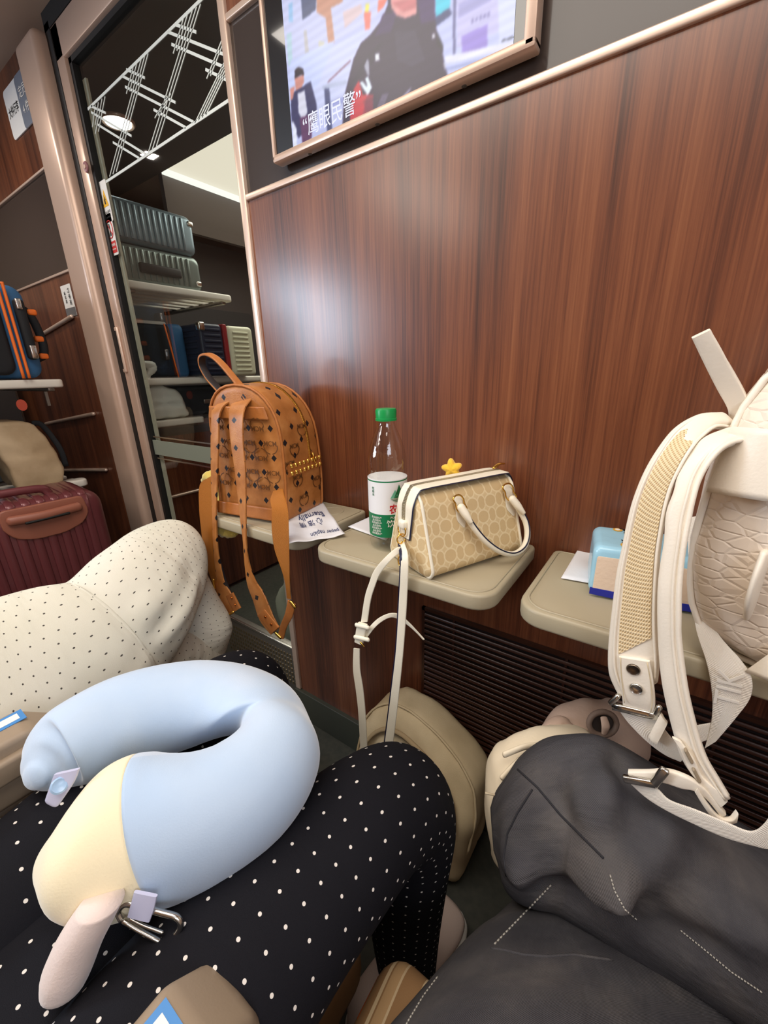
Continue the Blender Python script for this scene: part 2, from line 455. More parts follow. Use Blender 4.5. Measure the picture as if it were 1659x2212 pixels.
for nme, x, y0, y1 in (('window_1', -2.699, -1.75, -0.95), ('window_2', 0.739, -0.85, -0.05)):
    sg = 1 if x < 0 else -1
    o = box(nme, (x, y0, 1.14), (x + sg * 0.004, y1, 1.70), emis('daylight_pane', (0.78, 0.88, 1.0, 1), 2.2)); struct(o, 'daylit carriage window')
    joinboxes('window_frame', [((x, y0 - 0.04, 1.10), (x + sg * 0.02, y1 + 0.04, 1.14)), ((x, y0 - 0.04, 1.70), (x + sg * 0.02, y1 + 0.04, 1.74)),
                               ((x, y0 - 0.04, 1.14), (x + sg * 0.02, y0, 1.70)), ((x, y1, 1.14), (x + sg * 0.02, y1 + 0.04, 1.70))], M_white, o)
# skirting and floor rail
struct(box('baseboard_front', (-0.835, YW - 0.012, 0.0), (0.74, YW + 0.05, 0.106), M_base, bev=0.002), 'dull green grey skirting')
struct(box('baseboard_left', (-2.70, YW - 0.012, 0.0), (-1.70, YW + 0.05, 0.106), M_base, bev=0.002), 'dull green grey skirting')
# metal trims
struct(box('trim_1', (-0.815, YW - 0.006, 1.380), (0.74, YW + 0.004, 1.391), M_champ, bev=0.002), 'champagne trim along the top of the wood')
struct(box('trim_2', (-0.815, YW - 0.006, 1.662), (0.74, YW + 0.004, 1.673), M_champ, bev=0.002), 'champagne trim above the glossy band')
struct(box('trim_3', (-0.835, YW - 0.007, 0.106), (-0.815, YW + 0.05, 1.955), M_champ, bev=0.003), 'upright champagne trim at the wall end')
struct(box('trim_4', (-2.70, YW - 0.006, 1.381), (-1.70, YW + 0.004, 1.389), M_champ, bev=0.002), 'champagne trim on the left wall')
struct(box('trim_5', (-2.70, YW - 0.006, 1.664), (-1.70, YW + 0.004, 1.671), M_champ, bev=0.002), 'upper champagne trim on the left wall')
# door pillar
struct(box('trim_6', (-1.700, YW - 0.035, 0.0), (-1.556, YW + 0.05, 1.925), M_champd, bev=0.022, seg=6), 'rounded champagne door pillar')
struct(box('trim_7', (-1.558, YW - 0.002, 0.0), (-1.528, YW + 0.05, 1.93), M_black), 'black strip standing in for the dark gap beside the pillar')  # solid black in place of the dark open gap, same above the door
struct(joinboxes('trim_8', [((-1.558, YW - 0.002, 1.915), (-0.835, YW + 0.05, 1.955))], M_black), 'black strip standing in for the dark gap above the door')

# ---- sliding glass door
YD = 0.70
door = thing('door_1', 'sliding glass door with champagne frame and etched lattice', None, (-1.18, YD, 0)); door['kind'] = 'structure'
if 'category' in door: del door['category']
joinboxes('door_frame', [((-1.528, YD - 0.022, 0.03), (-1.482, YD + 0.02, 1.915)), ((-1.528, YD - 0.022, 1.842), (-0.80, YD + 0.02, 1.915))], M_champd, door, bev=0.004)
M_glass = mat('door_glass', (0.93, 0.96, 0.94, 1), 0.0, trans=1.0, ior=1.45, spec=0.5)
def thin_glass(name, tint, refl):
    m = bpy.data.materials.new(name); m.use_nodes = True; nt = m.node_tree; nt.nodes.remove(nt.nodes['Principled BSDF'])
    out = nt.nodes['Material Output']; t = nt.nodes.new('ShaderNodeBsdfTransparent'); t.inputs[0].default_value = tint
    gl = nt.nodes.new('ShaderNodeBsdfGlossy'); gl.inputs['Roughness'].default_value = 0.02
    fr = nt.nodes.new('ShaderNodeFresnel'); fr.inputs[0].default_value = refl
    ge = nt.nodes.new('ShaderNodeNewGeometry'); mm = nt.nodes.new('ShaderNodeMath'); mm.operation = 'MULTIPLY_ADD'; nt.links.new(ge.outputs['Backfacing'], mm.inputs[0]); mm.inputs[1].default_value = -1.0; mm.inputs[2].default_value = 1.0
    m2 = nt.nodes.new('ShaderNodeMath'); m2.operation = 'MULTIPLY'; nt.links.new(mm.outputs[0], m2.inputs[0]); nt.links.new(fr.outputs[0], m2.inputs[1])
    mx = nt.nodes.new('ShaderNodeMixShader'); nt.links.new(m2.outputs[0], mx.inputs[0]); nt.links.new(t.outputs[0], mx.inputs[1]); nt.links.new(gl.outputs[0], mx.inputs[2])
    nt.links.new(mx.outputs[0], out.inputs[0]); return m
M_pane = thin_glass('clear_pane', (0.90, 0.93, 0.92, 1), 1.5)
joinboxes('pane_seal', [((-1.482, YD - 0.012, 0.24), (-1.466, YD + 0.012, 1.842)), ((-1.482, YD - 0.012, 1.83), (-0.80, YD + 0.012, 1.842))], M_black, door)
box('glass_pane', (-1.47, YD - 0.003, 0.235), (-0.78, YD + 0.003, 1.835), M_pane, door)
box('inner_edge', (-1.466, YD + 0.006, 0.24), (-1.448, YD + 0.012, 1.80), mat('pale_edge', rgb(186, 178, 160), 0.4), door)
# etched lattice on the pane, traced lines at their true place on the glass
def etched(lines, w_):
    bm_l = []
    for x0, y0, x1, y1 in lines:
        a = PY(x0, y0, YD - 0.004); b = PY(x1, y1, YD - 0.004); d = b - a; L = d.length; c = (a + b) / 2
        ang = math.atan2(d.z, d.x); bm_l.append(((c.x - L / 2, c.y - 0.0006, c.z - w_ / 2), (c.x + L / 2, c.y + 0.0006, c.z + w_ / 2), Matrix.Rotation(-ang, 4, 'Y')))
    return bm_l
M_etch = mat('frosted_etching', rgb(222, 228, 222), 0.6)
s_ = 1 / 2.765
z0, z1 = 1.03 + 0.535, 1.03 + 0.70
L = etched([(190, 236, 440, -6)], 0.006) + etched([(217, 401, 512, 205)], 0.006)
vert = []
for bx, by, ex, ey in [(1115, 95, 1040, 320), (1160, 60, 880, 920), (1365, 170, 1235, 470), (1375, 300, 1170, 720), (850, 350, 760, 560), (855, 430, 655, 1050), (610, 570, 555, 760), (1040, 590, 930, 700)]: pass
def fam(x0, y0, x1, y1, n, dx):
    return [((x0 + k * dx) * s_, (y0 - k * dx * 0.75) * s_, (x1 + k * dx) * s_, (y1 - k * dx * 0.75) * s_) for k in range(n)]
thin = fam(1105, 80, 1035, 320, 2, 22) + fam(1150, 60, 885, 915, 3, 24) + fam(1345, 190, 1235, 470, 2, 22) + fam(1380, 290, 1165, 735, 4, 22) \
     + fam(800, 385, 755, 560, 2, 20) + fam(845, 350, 655, 1055, 3, 20) + fam(570, 625, 552, 760, 2, 18) + fam(610, 590, 570, 800, 2, 18) + fam(1000, 575, 925, 705, 2, 20)
thick = [(1050, 148, 1172, 192), (1005, 192, 1388, 345), (1025, 265, 1395, 425), (1228, 415, 1398, 500), (755, 415, 865, 465), (730, 455, 1048, 612), (748, 518, 1155, 728),
         (918, 655, 1110, 762), (545, 635, 632, 675), (545, 670, 785, 812), (585, 745, 868, 920), (675, 850, 832, 945)]
L += etched(thin, 0.0022) + etched([(a * s_, b * s_, c * s_, d * s_) for a, b, c, d in thick], 0.0052)
joinboxes('etched_lattice', L, M_etch, door, label='white etched lattice band')
# mid rail and lower rail of the door, kick plate with perforation
box('middle_rail', (-1.466, YD - 0.006, 0.782), (-0.80, YD - 0.0035, 0.832), mat('frosted_band', rgb(132, 140, 128), 0.5), door, label='frosted grey band')
joinboxes('rail_line', [((-1.466, YD - 0.006, 0.842), (-0.80, YD - 0.0035, 0.846)), ((-1.466, YD - 0.006, 0.768), (-0.80, YD - 0.0035, 0.772))], M_chrome, door)
kp = box('kick_plate', (-1.50, YD - 0.012, 0.05), (-0.80, YD + 0.01, 0.238), M_steel, door, bev=0.002)
dots = []
for i in range(26):
    for j in range(7):
        x = -0.852 - i * 0.0135; z = 0.095 + j * 0.017
        dots.append(((x, YD - 0.0135, z), (x + 0.006, YD - 0.0118, z + 0.010)))
joinboxes('perforation', dots, M_gold if False else mat('perforation_metal', rgb(196, 176, 140), 0.25, 1.0), kp)
box('plate_edge', (-1.50, YD - 0.016, 0.232), (-0.80, YD - 0.008, 0.240), M_chrome, kp, bev=0.001)
# handle slot and lock on the stile
hf = PY(258, 705, YD - 0.023); hb = PY(276, 805, YD - 0.023)
hd = box('door_handle', (-1.518, YD - 0.030, hb.z), (-1.500, YD - 0.021, hf.z), M_champ, door, bev=0.006, label='slim recessed grip')
box('grip_slot', (-1.512, YD - 0.0315, hb.z + 0.012), (-1.507, YD - 0.029, hf.z - 0.012), M_black, hd)
lk = PY(187, 361, YD - 0.023)
lb = lathe('lock_ring', [(0.0, 0.0), (0.0125, 0.0), (0.0135, 0.002), (0.012, 0.004), (0.0095, 0.0035), (0.0, 0.0035)], lk, mat('lock_plastic', rgb(150, 100, 104), 0.4), door, axis=V((0, -1, 0)))
lathe('lock_core', [(0.0, 0.0), (0.005, 0.0), (0.005, 0.003), (0.0, 0.003)], lk + V((0, -0.003, 0)), M_champ, lb, axis=V((0, -1, 0)))

# stickers on the glass
def plate(name, x0, x1, z0, z1, y, m, parent=None, r=0.004, th=0.0012, label=None):
    fr = Fr((0, y, 0), V((1, 0, 0)), V((0, -1, 0)))  # local x = X, y = z.cross(x)
    out = rrect(x0, x1, z0, z1, r)
    fr2 = Fr((0, y, 0), V((1, 0, 0)), V((0, -1, 0)))
    # z axis -Y, y axis = z x x = (-Y) x X = +Z
    return slab(name, out, th, fr2, m, parent, bev=0.0, label=label)
def wtext(name, s, x, y, z, size, m, parent=None, ang=0.0, sx=1.0):
    a = R(ang); fr = Fr((x, y, z), V((math.cos(a), 0, math.sin(a))), V((0, -1, 0)))
    return text(name, s, size, fr, m, parent, th=0.0003, sx=sx)
c = PY(229, 436, YD - 0.005)
st = plate('warning_sticker', c.x - 0.022, c.x + 0.022, c.z - 0.050, c.z + 0.050, YD - 0.005, M_white)
tag(st, 'white sticker with yellow warning triangle on the glass door, above the red prohibition one', 'sticker')
tri = slab('warning_triangle', [(c.x - 0.016, c.z - 0.012), (c.x + 0.016, c.z - 0.012), (c.x, c.z + 0.030)], 0.0005, Fr((0, YD - 0.0064, 0), V((1, 0, 0)), V((0, -1, 0))), mat('sign_yellow', rgb(240, 180, 20), 0.5), st, bev=0)
slab('triangle_mark', [(c.x - 0.004, c.z - 0.006), (c.x + 0.003, c.z - 0.006), (c.x + 0.001, c.z + 0.004), (c.x + 0.005, c.z + 0.004), (c.x - 0.003, c.z + 0.016), (c.x - 0.001, c.z + 0.006), (c.x - 0.005, c.z + 0.006)], 0.0004, Fr((0, YD - 0.0070, 0), V((1, 0, 0)), V((0, -1, 0))), M_black, st, bev=0)
wtext('print', '\u5c0f\u5fc3\u5939\u624b', c.x, YD - 0.0064, c.z - 0.026, 0.009, M_black, st)
wtext('print', 'CAUTION', c.x, YD - 0.0064, c.z - 0.038, 0.006, M_black, st)
c = PY(241, 508, YD - 0.005)
st = plate('prohibition_sticker', c.x - 0.022, c.x + 0.022, c.z - 0.052, c.z + 0.052, YD - 0.005, M_white)
tag(st, 'white and red no-leaning sticker on the glass door, below the yellow warning one', 'sticker')
M_red = mat('sign_red', rgb(200, 40, 34), 0.5)
rg = tube('prohibition_ring', [(c.x + 0.017 * math.cos(R(a)), YD - 0.0066, c.z + 0.014 + 0.022 * math.sin(R(a))) for a in range(0, 360, 30)], 0.0014, M_red, st, n=6, sub=3, loop=True)
tube('prohibition_bar', [(c.x - 0.011, YD - 0.0066, c.z + 0.030), (c.x + 0.011, YD - 0.0066, c.z - 0.002)], 0.0012, M_red, st, n=6, sub=1)
slab('figure_mark', [(c.x - 0.004, c.z - 0.002), (c.x + 0.004, c.z - 0.002), (c.x + 0.003, c.z + 0.018), (c.x + 0.002, c.z + 0.028), (c.x - 0.003, c.z + 0.028), (c.x - 0.002, c.z + 0.018)], 0.0003, Fr((0, YD - 0.0064, 0), V((1, 0, 0)), V((0, -1, 0))), M_black, st, bev=0)
slab('red_band', rrect(c.x - 0.019, c.x + 0.019, c.z - 0.046, c.z - 0.016, 0.002), 0.0004, Fr((0, YD - 0.0064, 0), V((1, 0, 0)), V((0, -1, 0))), M_red, st, bev=0)
wtext('print', '\u8bf7\u52ff\u5012\u9760', c.x, YD - 0.0069, c.z - 0.026, 0.008, M_white, st)
wtext('print', 'NO LEANING', c.x, YD - 0.0069, c.z - 0.037, 0.005, M_white, st)

# ---- sign plate on the left wall
Xa, Xb = -1.975, -1.70
zc_ = 1.03 + 0.815
sg = plate('luggage_sign', -1.935, -1.735, zc_ - 0.062, zc_ + 0.062, YW - 0.001, mat('sign_white', rgb(240, 240, 238), 0.35), r=0.014, th=0.003)
tag(sg, 'white and grey blue rounded sign plate on the wood wall left of the door', 'sign')
slab('grey_half', rrect(-1.825, -1.734, zc_ - 0.063, zc_ + 0.063, 0.013), 0.0006, Fr((0, YW - 0.004, 0), V((1, 0, 0)), V((0, -1, 0))), mat('sign_grey', rgb(120, 128, 142), 0.35), sg, bev=0)
wtext('print', '\u5927\u4ef6\u884c\u674e', -1.878, YW - 0.005, zc_, 0.028, M_black, sg, sx=0.8)
wtext('print', '\u5b9a\u5458', -1.78, YW - 0.0055, zc_ + 0.018, 0.030, M_white, sg)
wtext('print', '4 \u4ef6', -1.78, YW - 0.0055, zc_ - 0.022, 0.028, M_white, sg)
c = PY(148, 650, YW - 0.002)
sn = plate('notice_card', c.x - 0.042, c.x + 0.042, c.z - 0.050, c.z + 0.050, YW - 0.001, M_white, r=0.003)
tag(sn, 'small white notice card with grey lower edge on the dark wood wall beside the rack', 'notice')
slab('grey_footer', rrect(c.x - 0.042, c.x + 0.042, c.z - 0.050, c.z - 0.022, 0.002), 0.0005, Fr((0, YW - 0.0022, 0), V((1, 0, 0)), V((0, -1, 0))), mat('sign_grey2', rgb(110, 110, 112), 0.4), sn, bev=0)
wtext('print', '\u884c\u674e\u67b6', c.x + 0.018, YW - 0.003, c.z + 0.012, 0.018, M_black, sn, ang=-90)
wtext('print', '\u8bf7\u653e\u7a33', c.x - 0.016, YW - 0.003, c.z + 0.012, 0.013, M_black, sn, ang=-90)

# rub rails on the left wall: slim metal strips fixed to the panel
g_ = 'slim metal strips on the left wood wall'
for k, (a, b, lab) in enumerate([((155, 684), (87, 725), 'slim tilted metal strip on the dark wood wall just below the notice card'),
                                 ((202, 894), (100, 915), 'slim metal strip on the wood wall, the middle one, below the white shelf'),
                                 ((229, 1015), (124, 1016), 'slim metal strip on the wood wall, the lowest one, above the maroon suitcase')]):
    p = PY(a[0], a[1], YW - 0.006); q = PY(b[0], b[1], YW - 0.006)
    o = tube('slim_strip', [p, (p + q) / 2, q], [(0.007, 0.007)] * 3, M_champ, n=12, sub=2, dome=True); tag(o, lab, 'strip', g_)

# ---- vestibule beyond the glass
struct(box('wall_vestibule_back', (-2.70, 2.40, 0), (0.10, 2.45, 1.955), M_wood), 'back wall beyond the glass door')
struct(box('wall_vestibule_right', (-0.72, 0.735, 0), (-0.68, 2.40, 1.955), M_wood), 'wood side wall beyond the glass door')
struct(box('trim_9', (-0.97, 1.385, 0.80), (-0.955, 1.40, 1.93), mat('pale_upright', rgb(222, 214, 184), 0.4), bev=0.003), 'pale upright beyond the glass')
# dropped dark ceiling part with downlight, luminous ceiling panel with lit cove edge
struct(box('trim_10', (-2.70, 0.75, 1.925), (-0.72, 1.285, 1.954), M_dark), 'dark dropped ceiling beyond the glass')
struct(box('trim_11', (-2.17, 1.30, 1.72), (-2.14, 2.39, 1.954), mat('soffit_paint', rgb(120, 110, 106), 0.5)), 'grey soffit beside the lit ceiling')
PGLOW = emis('panel_glow', (1.0, 0.88, 0.70, 1), 1.0); g = N(PGLOW); t = g.new('TexCoord'); sp = g.new('SeparateXYZ'); g.nt.links.new(t.outputs['Object'], sp.inputs[0])
mr = g.new('MapRange'); g.nt.links.new(sp.outputs[0], mr.inputs[0]); mr.inputs[1].default_value = -0.70; mr.inputs[2].default_value = 0.35; mr.inputs[3].default_value = 1.0; mr.inputs[4].default_value = 0.28  # glow fades along X: falloff of the cove light put into the emission
g.nt.links.new(mr.outputs[0], g.b.inputs['Emission Strength'])
cl = box('ceiling_light_panel', (-2.14, 1.30, 1.946), (-0.73, 2.38, 1.954), PGLOW); tag(cl, 'broad warm luminous ceiling panel seen through the glass door', 'ceiling light')
box('bright_edge', (-2.139, 1.30, 1.928), (-2.110, 2.38, 1.945), emis('cove_glow', (1.0, 0.97, 0.88, 1), 1.3), cl, label='brighter cove strip')
c = PZ(255, 264, 1.92)
dl = lathe('downlight', [(0.0, 0.0), (0.044, 0.0), (0.052, -0.004), (0.056, 0.0), (0.056, 0.006), (0.0, 0.006)], (c.x, c.y, 1.919), M_champ); tag(dl, 'small round downlight in the dark ceiling behind the etched lattice', 'downlight')
lathe('lit_lens', [(0.0, 0.0), (0.042, 0.0), (0.042, 0.002), (0.0, 0.002)], (c.x, c.y, 1.915), emis('lens_glow', (1.0, 0.98, 0.92, 1), 12), dl)

# ================================================================== monitor
def tvz(z): return H + z
tv = thing('wall_monitor', 'wall monitor with champagne frame showing a man in a black jacket', 'monitor', (-0.46, YW, 1.41))
TX0, TX1, TZ0, TZ1 = -0.700, -0.218, 1.408, 1.735
box('housing', (TX0 + 0.004, YW - 0.020, TZ0 + 0.004), (TX1 - 0.004, YW + 0.0, TZ1 - 0.004), M_champd, tv, bev=0.004)
fw = 0.012
joinboxes('frame', [((TX0, YW - 0.028, TZ0), (TX1, YW - 0.004, TZ0 + fw)), ((TX0, YW - 0.028, TZ1 - fw), (TX1, YW - 0.004, TZ1)),
                    ((TX0, YW - 0.028, TZ0 + 0.001), (TX0 + fw * 0.7, YW - 0.004, TZ1 - 0.001)), ((TX1 - fw * 1.3, YW - 0.028, TZ0 + 0.001), (TX1, YW - 0.004, TZ1 - 0.001))], M_champd, tv, bev=0.0035)
YS = YW - 0.0235
box('bezel', (TX0 + 0.006, YS, TZ0 + 0.006), (TX1 - 0.008, YS + 0.004, TZ1 - 0.006), mat('bezel_glass', rgb(20, 18, 18), 0.08, coat=1.0), tv)
for k in range(3):
    lathe('screw', [(0, 0), (0.0035, 0), (0.0038, 0.0012), (0, 0.0015)], (-0.62 + k * 0.15, YW - 0.010, TZ0 + 0.0006), M_steel, tv, axis=V((0, 0, -1)), n=14)
# screen picture, painted at real size into a fine grid of the screen's own pixels
YP = YS - 0.0006
bl = PY(634, 329, YP); br = PY(1108.5, 103, YP)
SX0, SX1 = bl.x, br.x; SZ0 = (bl.z + br.z) / 2; SZ1 = TZ1 - 0.035
NX, NZ = 420, int(420 * (SZ1 - SZ0) / (SX1 - SX0))
gx, gz = np.meshgrid(np.linspace(0, 1, NX), np.linspace(0, 1, NZ))
img = np.zeros((NZ, NX, 3)); img[:] = (190, 196, 238)
def sc(px, py):   # crop pixel of the screen photo detail -> screen uv
    p = PY(480 + px / 2.304, py / 2.304, YP); return ((p.x - SX0) / (SX1 - SX0), (p.z - SZ0) / (SZ1 - SZ0))
def poly(pts, col, uvp=False, blend=1.0):
    P = [p if uvp else sc(*p) for p in pts]; ins = np.zeros(gx.shape, bool); n = len(P)
    for i in range(n):
        x1, y1 = P[i]; x2, y2 = P[(i + 1) % n]
        if abs(y2 - y1) < 1e-9: continue
        cnd = ((y1 > gz) != (y2 > gz)) & (gx < (x2 - x1) * (gz - y1) / (y2 - y1) + x1); ins ^= cnd
    img[ins] = img[ins] * (1 - blend) + np.array(col) * blend
def bar(x0, y0, x1, y1, w_, col):
    dx, dy = x1 - x0, y1 - y0; L_ = math.hypot(dx, dy); nx, ny = -dy / L_ * w_ / 2, dx / L_ * w_ / 2
    poly([(x0 + nx, y0 + ny), (x1 + nx, y1 + ny), (x1 - nx, y1 - ny), (x0 - nx, y0 - ny)], col)
poly([(300, -40), (840, -40), (760, 100), (300, 330)], (196, 200, 236))
poly([(390, -40), (470, -40), (465, 50), (400, 100)], (74, 84, 120)); poly([(470, -30), (600, -60), (600, 10), (540, 40), (560, 210), (530, 240), (515, 90), (470, 60)], (196, 140, 118))
poly([(330, 20), (350, 10), (352, 110), (332, 110)], (150, 190, 230)); poly([(405, 150), (420, 150), (435, 290), (415, 300)], (190, 186, 190))
poly([(600, 60), (690, 20), (700, 60), (610, 140)], (214, 190, 196)); poly([(705, 60), (740, 60), (735, 150), (712, 150)], (232, 120, 110)); poly([(712, 20), (730, 20), (730, 60), (712, 60)], (228, 220, 90))
poly([(480, 200), (510, 210), (505, 260), (480, 265)], (206, 204, 190)); poly([(320, 170), (345, 160), (350, 320), (330, 330)], (178, 206, 220))
poly([(775, 0), (830, -20), (800, 40), (775, 60)], (230, 120, 104))
poly([(340, 330), (820, 100), (820, 420), (345, 640)], (200, 206, 242)); poly([(320, 560), (340, 300), (560, 200), (480, 420)], (196, 206, 246))
poly([(1060, -30), (1140, -60), (1130, 60), (1065, 130)], (60, 200, 226)); poly([(1055, 90), (1130, 40), (1145, 70), (1060, 135)], (50, 60, 110))
poly([(1150, -60), (1165, -60), (1160, 270), (1148, 270)], (90, 90, 140)); poly([(1165, -40), (1400, -140), (1390, 150), (1170, 240)], (196, 192, 236))
poly([(1175, 20), (1340, -60), (1340, 0), (1175, 90)], (160, 158, 210)); poly([(1190, 180), (1320, 120), (1320, 230), (1195, 270)], (150, 130, 214)); poly([(1370, -60), (1470, -100), (1470, 250), (1380, 250)], (208, 214, 250))
for k in range(5): poly([(1240 + k * 20, 95 - k * 8), (1252 + k * 20, 90 - k * 8), (1252 + k * 20, 112 - k * 8), (1240 + k * 20, 117 - k * 8)], (120, 116, 170))
bar(1110, 300, 1460, 220, 34, (226, 226, 244)); bar(1390, 205, 1460, 180, 8, (40, 44, 60)); bar(1110, 345, 1460, 262, 14, (150, 160, 210))
bar(500, 440, 620, 405, 22, (176, 184, 214)); bar(520, 440, 535, 660, 26, (70, 76, 120)); bar(525, 410, 640, 300, 6, (120, 70, 90)); bar(545, 520, 620, 490, 30, (150, 156, 210))
# small figure
poly([(360, 350), (378, 334), (402, 342), (408, 375), (392, 372), (362, 392)], (44, 32, 44)); poly([(360, 390), (406, 372), (408, 405), (388, 455), (366, 450)], (206, 140, 128))
poly([(340, 470), (370, 450), (440, 405), (470, 520), (470, 600), (420, 640), (380, 690), (345, 600)], (58, 56, 96)); poly([(375, 465), (410, 450), (425, 560), (400, 600), (380, 560)], (214, 214, 232))
poly([(338, 440), (362, 430), (352, 490), (340, 500)], (210, 140, 130)); poly([(385, 590), (450, 560), (445, 690), (400, 720)], (96, 56, 96)); poly([(350, 600), (370, 640), (372, 740), (354, 750)], (226, 230, 246))
# main figure
poly([(825, 20), (800, 90), (740, 170), (690, 215), (655, 290), (632, 380), (605, 490), (598, 640), (760, 575), (850, 545), (1128, 395), (1108, 330), (1092, 240), (1066, 150), (1060, 80), (1050, -80), (820, -80)], (44, 30, 60))
poly([(860, 160), (960, 150), (1010, 300), (940, 330), (870, 300)], (54, 44, 72)); poly([(970, 0), (1060, -40), (1060, 100), (990, 120)], (60, 34, 92)); poly([(800, 70), (870, 60), (840, 160), (760, 180)], (56, 34, 84))
poly([(800, 200), (700, 300), (640, 420), (690, 380), (760, 300)], (36, 28, 54)); poly([(640, 640), (636, 560), (655, 440), (680, 400), (700, 470), (752, 470), (752, 575)], (196, 40, 60))
poly([(690, 620), (720, 470), (752, 470), (752, 575)], (150, 26, 60)); poly([(832, -60), (965, -60), (968, 70), (912, 92), (868, 78), (842, 40)], (222, 150, 150)); poly([(838, 10), (968, -10), (966, 40), (900, 60)], (198, 110, 116))
poly([(836, -60), (968, -60), (985, -150), (975, -215), (900, -235), (835, -205), (825, -140)], (226, 158, 150)); poly([(822, -150), (830, -215), (880, -265), (950, -262), (992, -215), (992, -140), (972, -190), (900, -210), (845, -190)], (40, 30, 44))
bar(858, -128, 890, -132, 8, (60, 40, 50)); bar(922, -134, 954, -138, 8, (60, 40, 50)); bar(888, -66, 930, -70, 7, (176, 84, 90)); poly([(902, -125), (916, -90), (896, -90)], (206, 130, 126))
for dx in (0, 28): poly([(682 + dx, 410 - dx * 0.8), (698 + dx, 402 - dx * 0.8), (738 + dx * 0.3, 455 - dx * 0.6), (722 + dx * 0.3, 475 - dx * 0.6)], (224, 238, 246))
poly([(760, 268), (780, 266), (784, 300), (762, 304)], (230, 234, 240)); poly([(706, 330), (722, 290), (732, 310), (734, 380), (720, 370)], (160, 160, 180))
poly([(1044, 168), (1058, 168), (1060, 190), (1046, 192)], (230, 230, 240)); poly([(1066, 150), (1100, 230), (1098, 262), (1070, 220)], (30, 26, 44)); poly([(1098, 310), (1112, 320), (1108, 350)], (190, 190, 200))
for k in range(6): bar(875 + k * 10, 512 - k * 10, 900 + k * 8, 480 - k * 9, 4, (190, 190, 220))
for k in range(4): bar(770 + k * 10, 545 - k * 4, 800 + k * 8, 470 - k * 2, 5, (110, 100, 130))
poly([(700, 500), (760, 480), (765, 560), (720, 570)], (60, 40, 70), blend=0.3)
img = img * (1 + 0.03 * np.sin(gz * 160)[..., None])
for _ in range(6):
    im2 = img.copy(); im2[1:-1, 1:-1] = (img[1:-1, 1:-1] * 2 + img[:-2, 1:-1] + img[2:, 1:-1] + img[1:-1, :-2] + img[1:-1, 2:]) / 6; img = im2
vs = [(SX0 + (SX1 - SX0) * x, YP, SZ0 + (SZ1 - SZ0) * z) for x, z in zip(gx.ravel(), gz.ravel())]
fs = [(j * NX + i, j * NX + i + 1, (j + 1) * NX + i + 1, (j + 1) * NX + i) for j in range(NZ - 1) for i in range(NX - 1)]
me = bpy.data.meshes.new('screen'); me.from_pydata(vs, [], fs)
ca = me.color_attributes.new('picture', 'FLOAT_COLOR', 'POINT')
lin = np.clip(img / 255, 0, 1); lin = np.where(lin <= 0.04045, lin / 12.92, ((lin + 0.055) / 1.055) ** 2.4)
ca.data.foreach_set('color', np.concatenate([lin.reshape(-1, 3), np.ones((NX * NZ, 1))], 1).ravel())
m = mat('screen_picture', (0.01, 0.01, 0.01, 1), 0.25); g = N(m); at = g.new('Attribute'); at.attribute_name = 'picture'
g.nt.links.new(at.outputs['Color'], g.b.inputs['Emission Color']); g.b.inputs['Emission Strength'].default_value = 1.0
scr = link('screen', me, m, tv, False, 'lit screen picture of a man in a black jacket outdoors')
a = sc(410, 600); b2 = sc(665, 490); p = PY(480 + 540 / 2.304, 575 / 2.304, YP - 0.0006)
text('caption', '\u201c\u9e70\u773c\u6c11\u8b66\u201d', 0.0335, Fr((p.x, YP - 0.0006, p.z), V((1, 0, 0)), V((0, -1, 0))), emis('caption_glow', (0.86, 0.88, 1, 1), 0.95), scr, sx=0.80, label='white subtitle')

# ================================================================== vent grille
gr = thing('ventilation_grille', 'wide dark brown slatted vent low on the wood wall under the trays', 'grille', (0.15, YW, 0.11))
M_slat = mat('grille_brown', rgb(64, 38, 29), 0.28, bump=0.05)
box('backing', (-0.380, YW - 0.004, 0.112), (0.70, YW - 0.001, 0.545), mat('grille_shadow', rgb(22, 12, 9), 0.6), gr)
sl = []
for k in range(31):
    z = 0.118 + k * 0.0137; sl.append(((-0.376, YW - 0.0125, z), (0.695, YW - 0.0025, z + 0.0068), Matrix.Rotation(R(-24), 4, 'X')))
joinboxes('slats', sl, M_slat, gr, bev=0.0015)
for x in (-0.310, -0.09, 0.13, 0.35): box('rib', (x, YW - 0.0065, 0.114), (x + 0.004, YW - 0.003, 0.54), M_slat, gr)
joinboxes('frame', [((-0.384, YW - 0.008, 0.108), (-0.377, YW - 0.001, 0.548)), ((-0.384, YW - 0.008, 0.541), (0.70, YW - 0.001, 0.548))], mat('grille_frame', rgb(60, 34, 24), 0.35), gr)

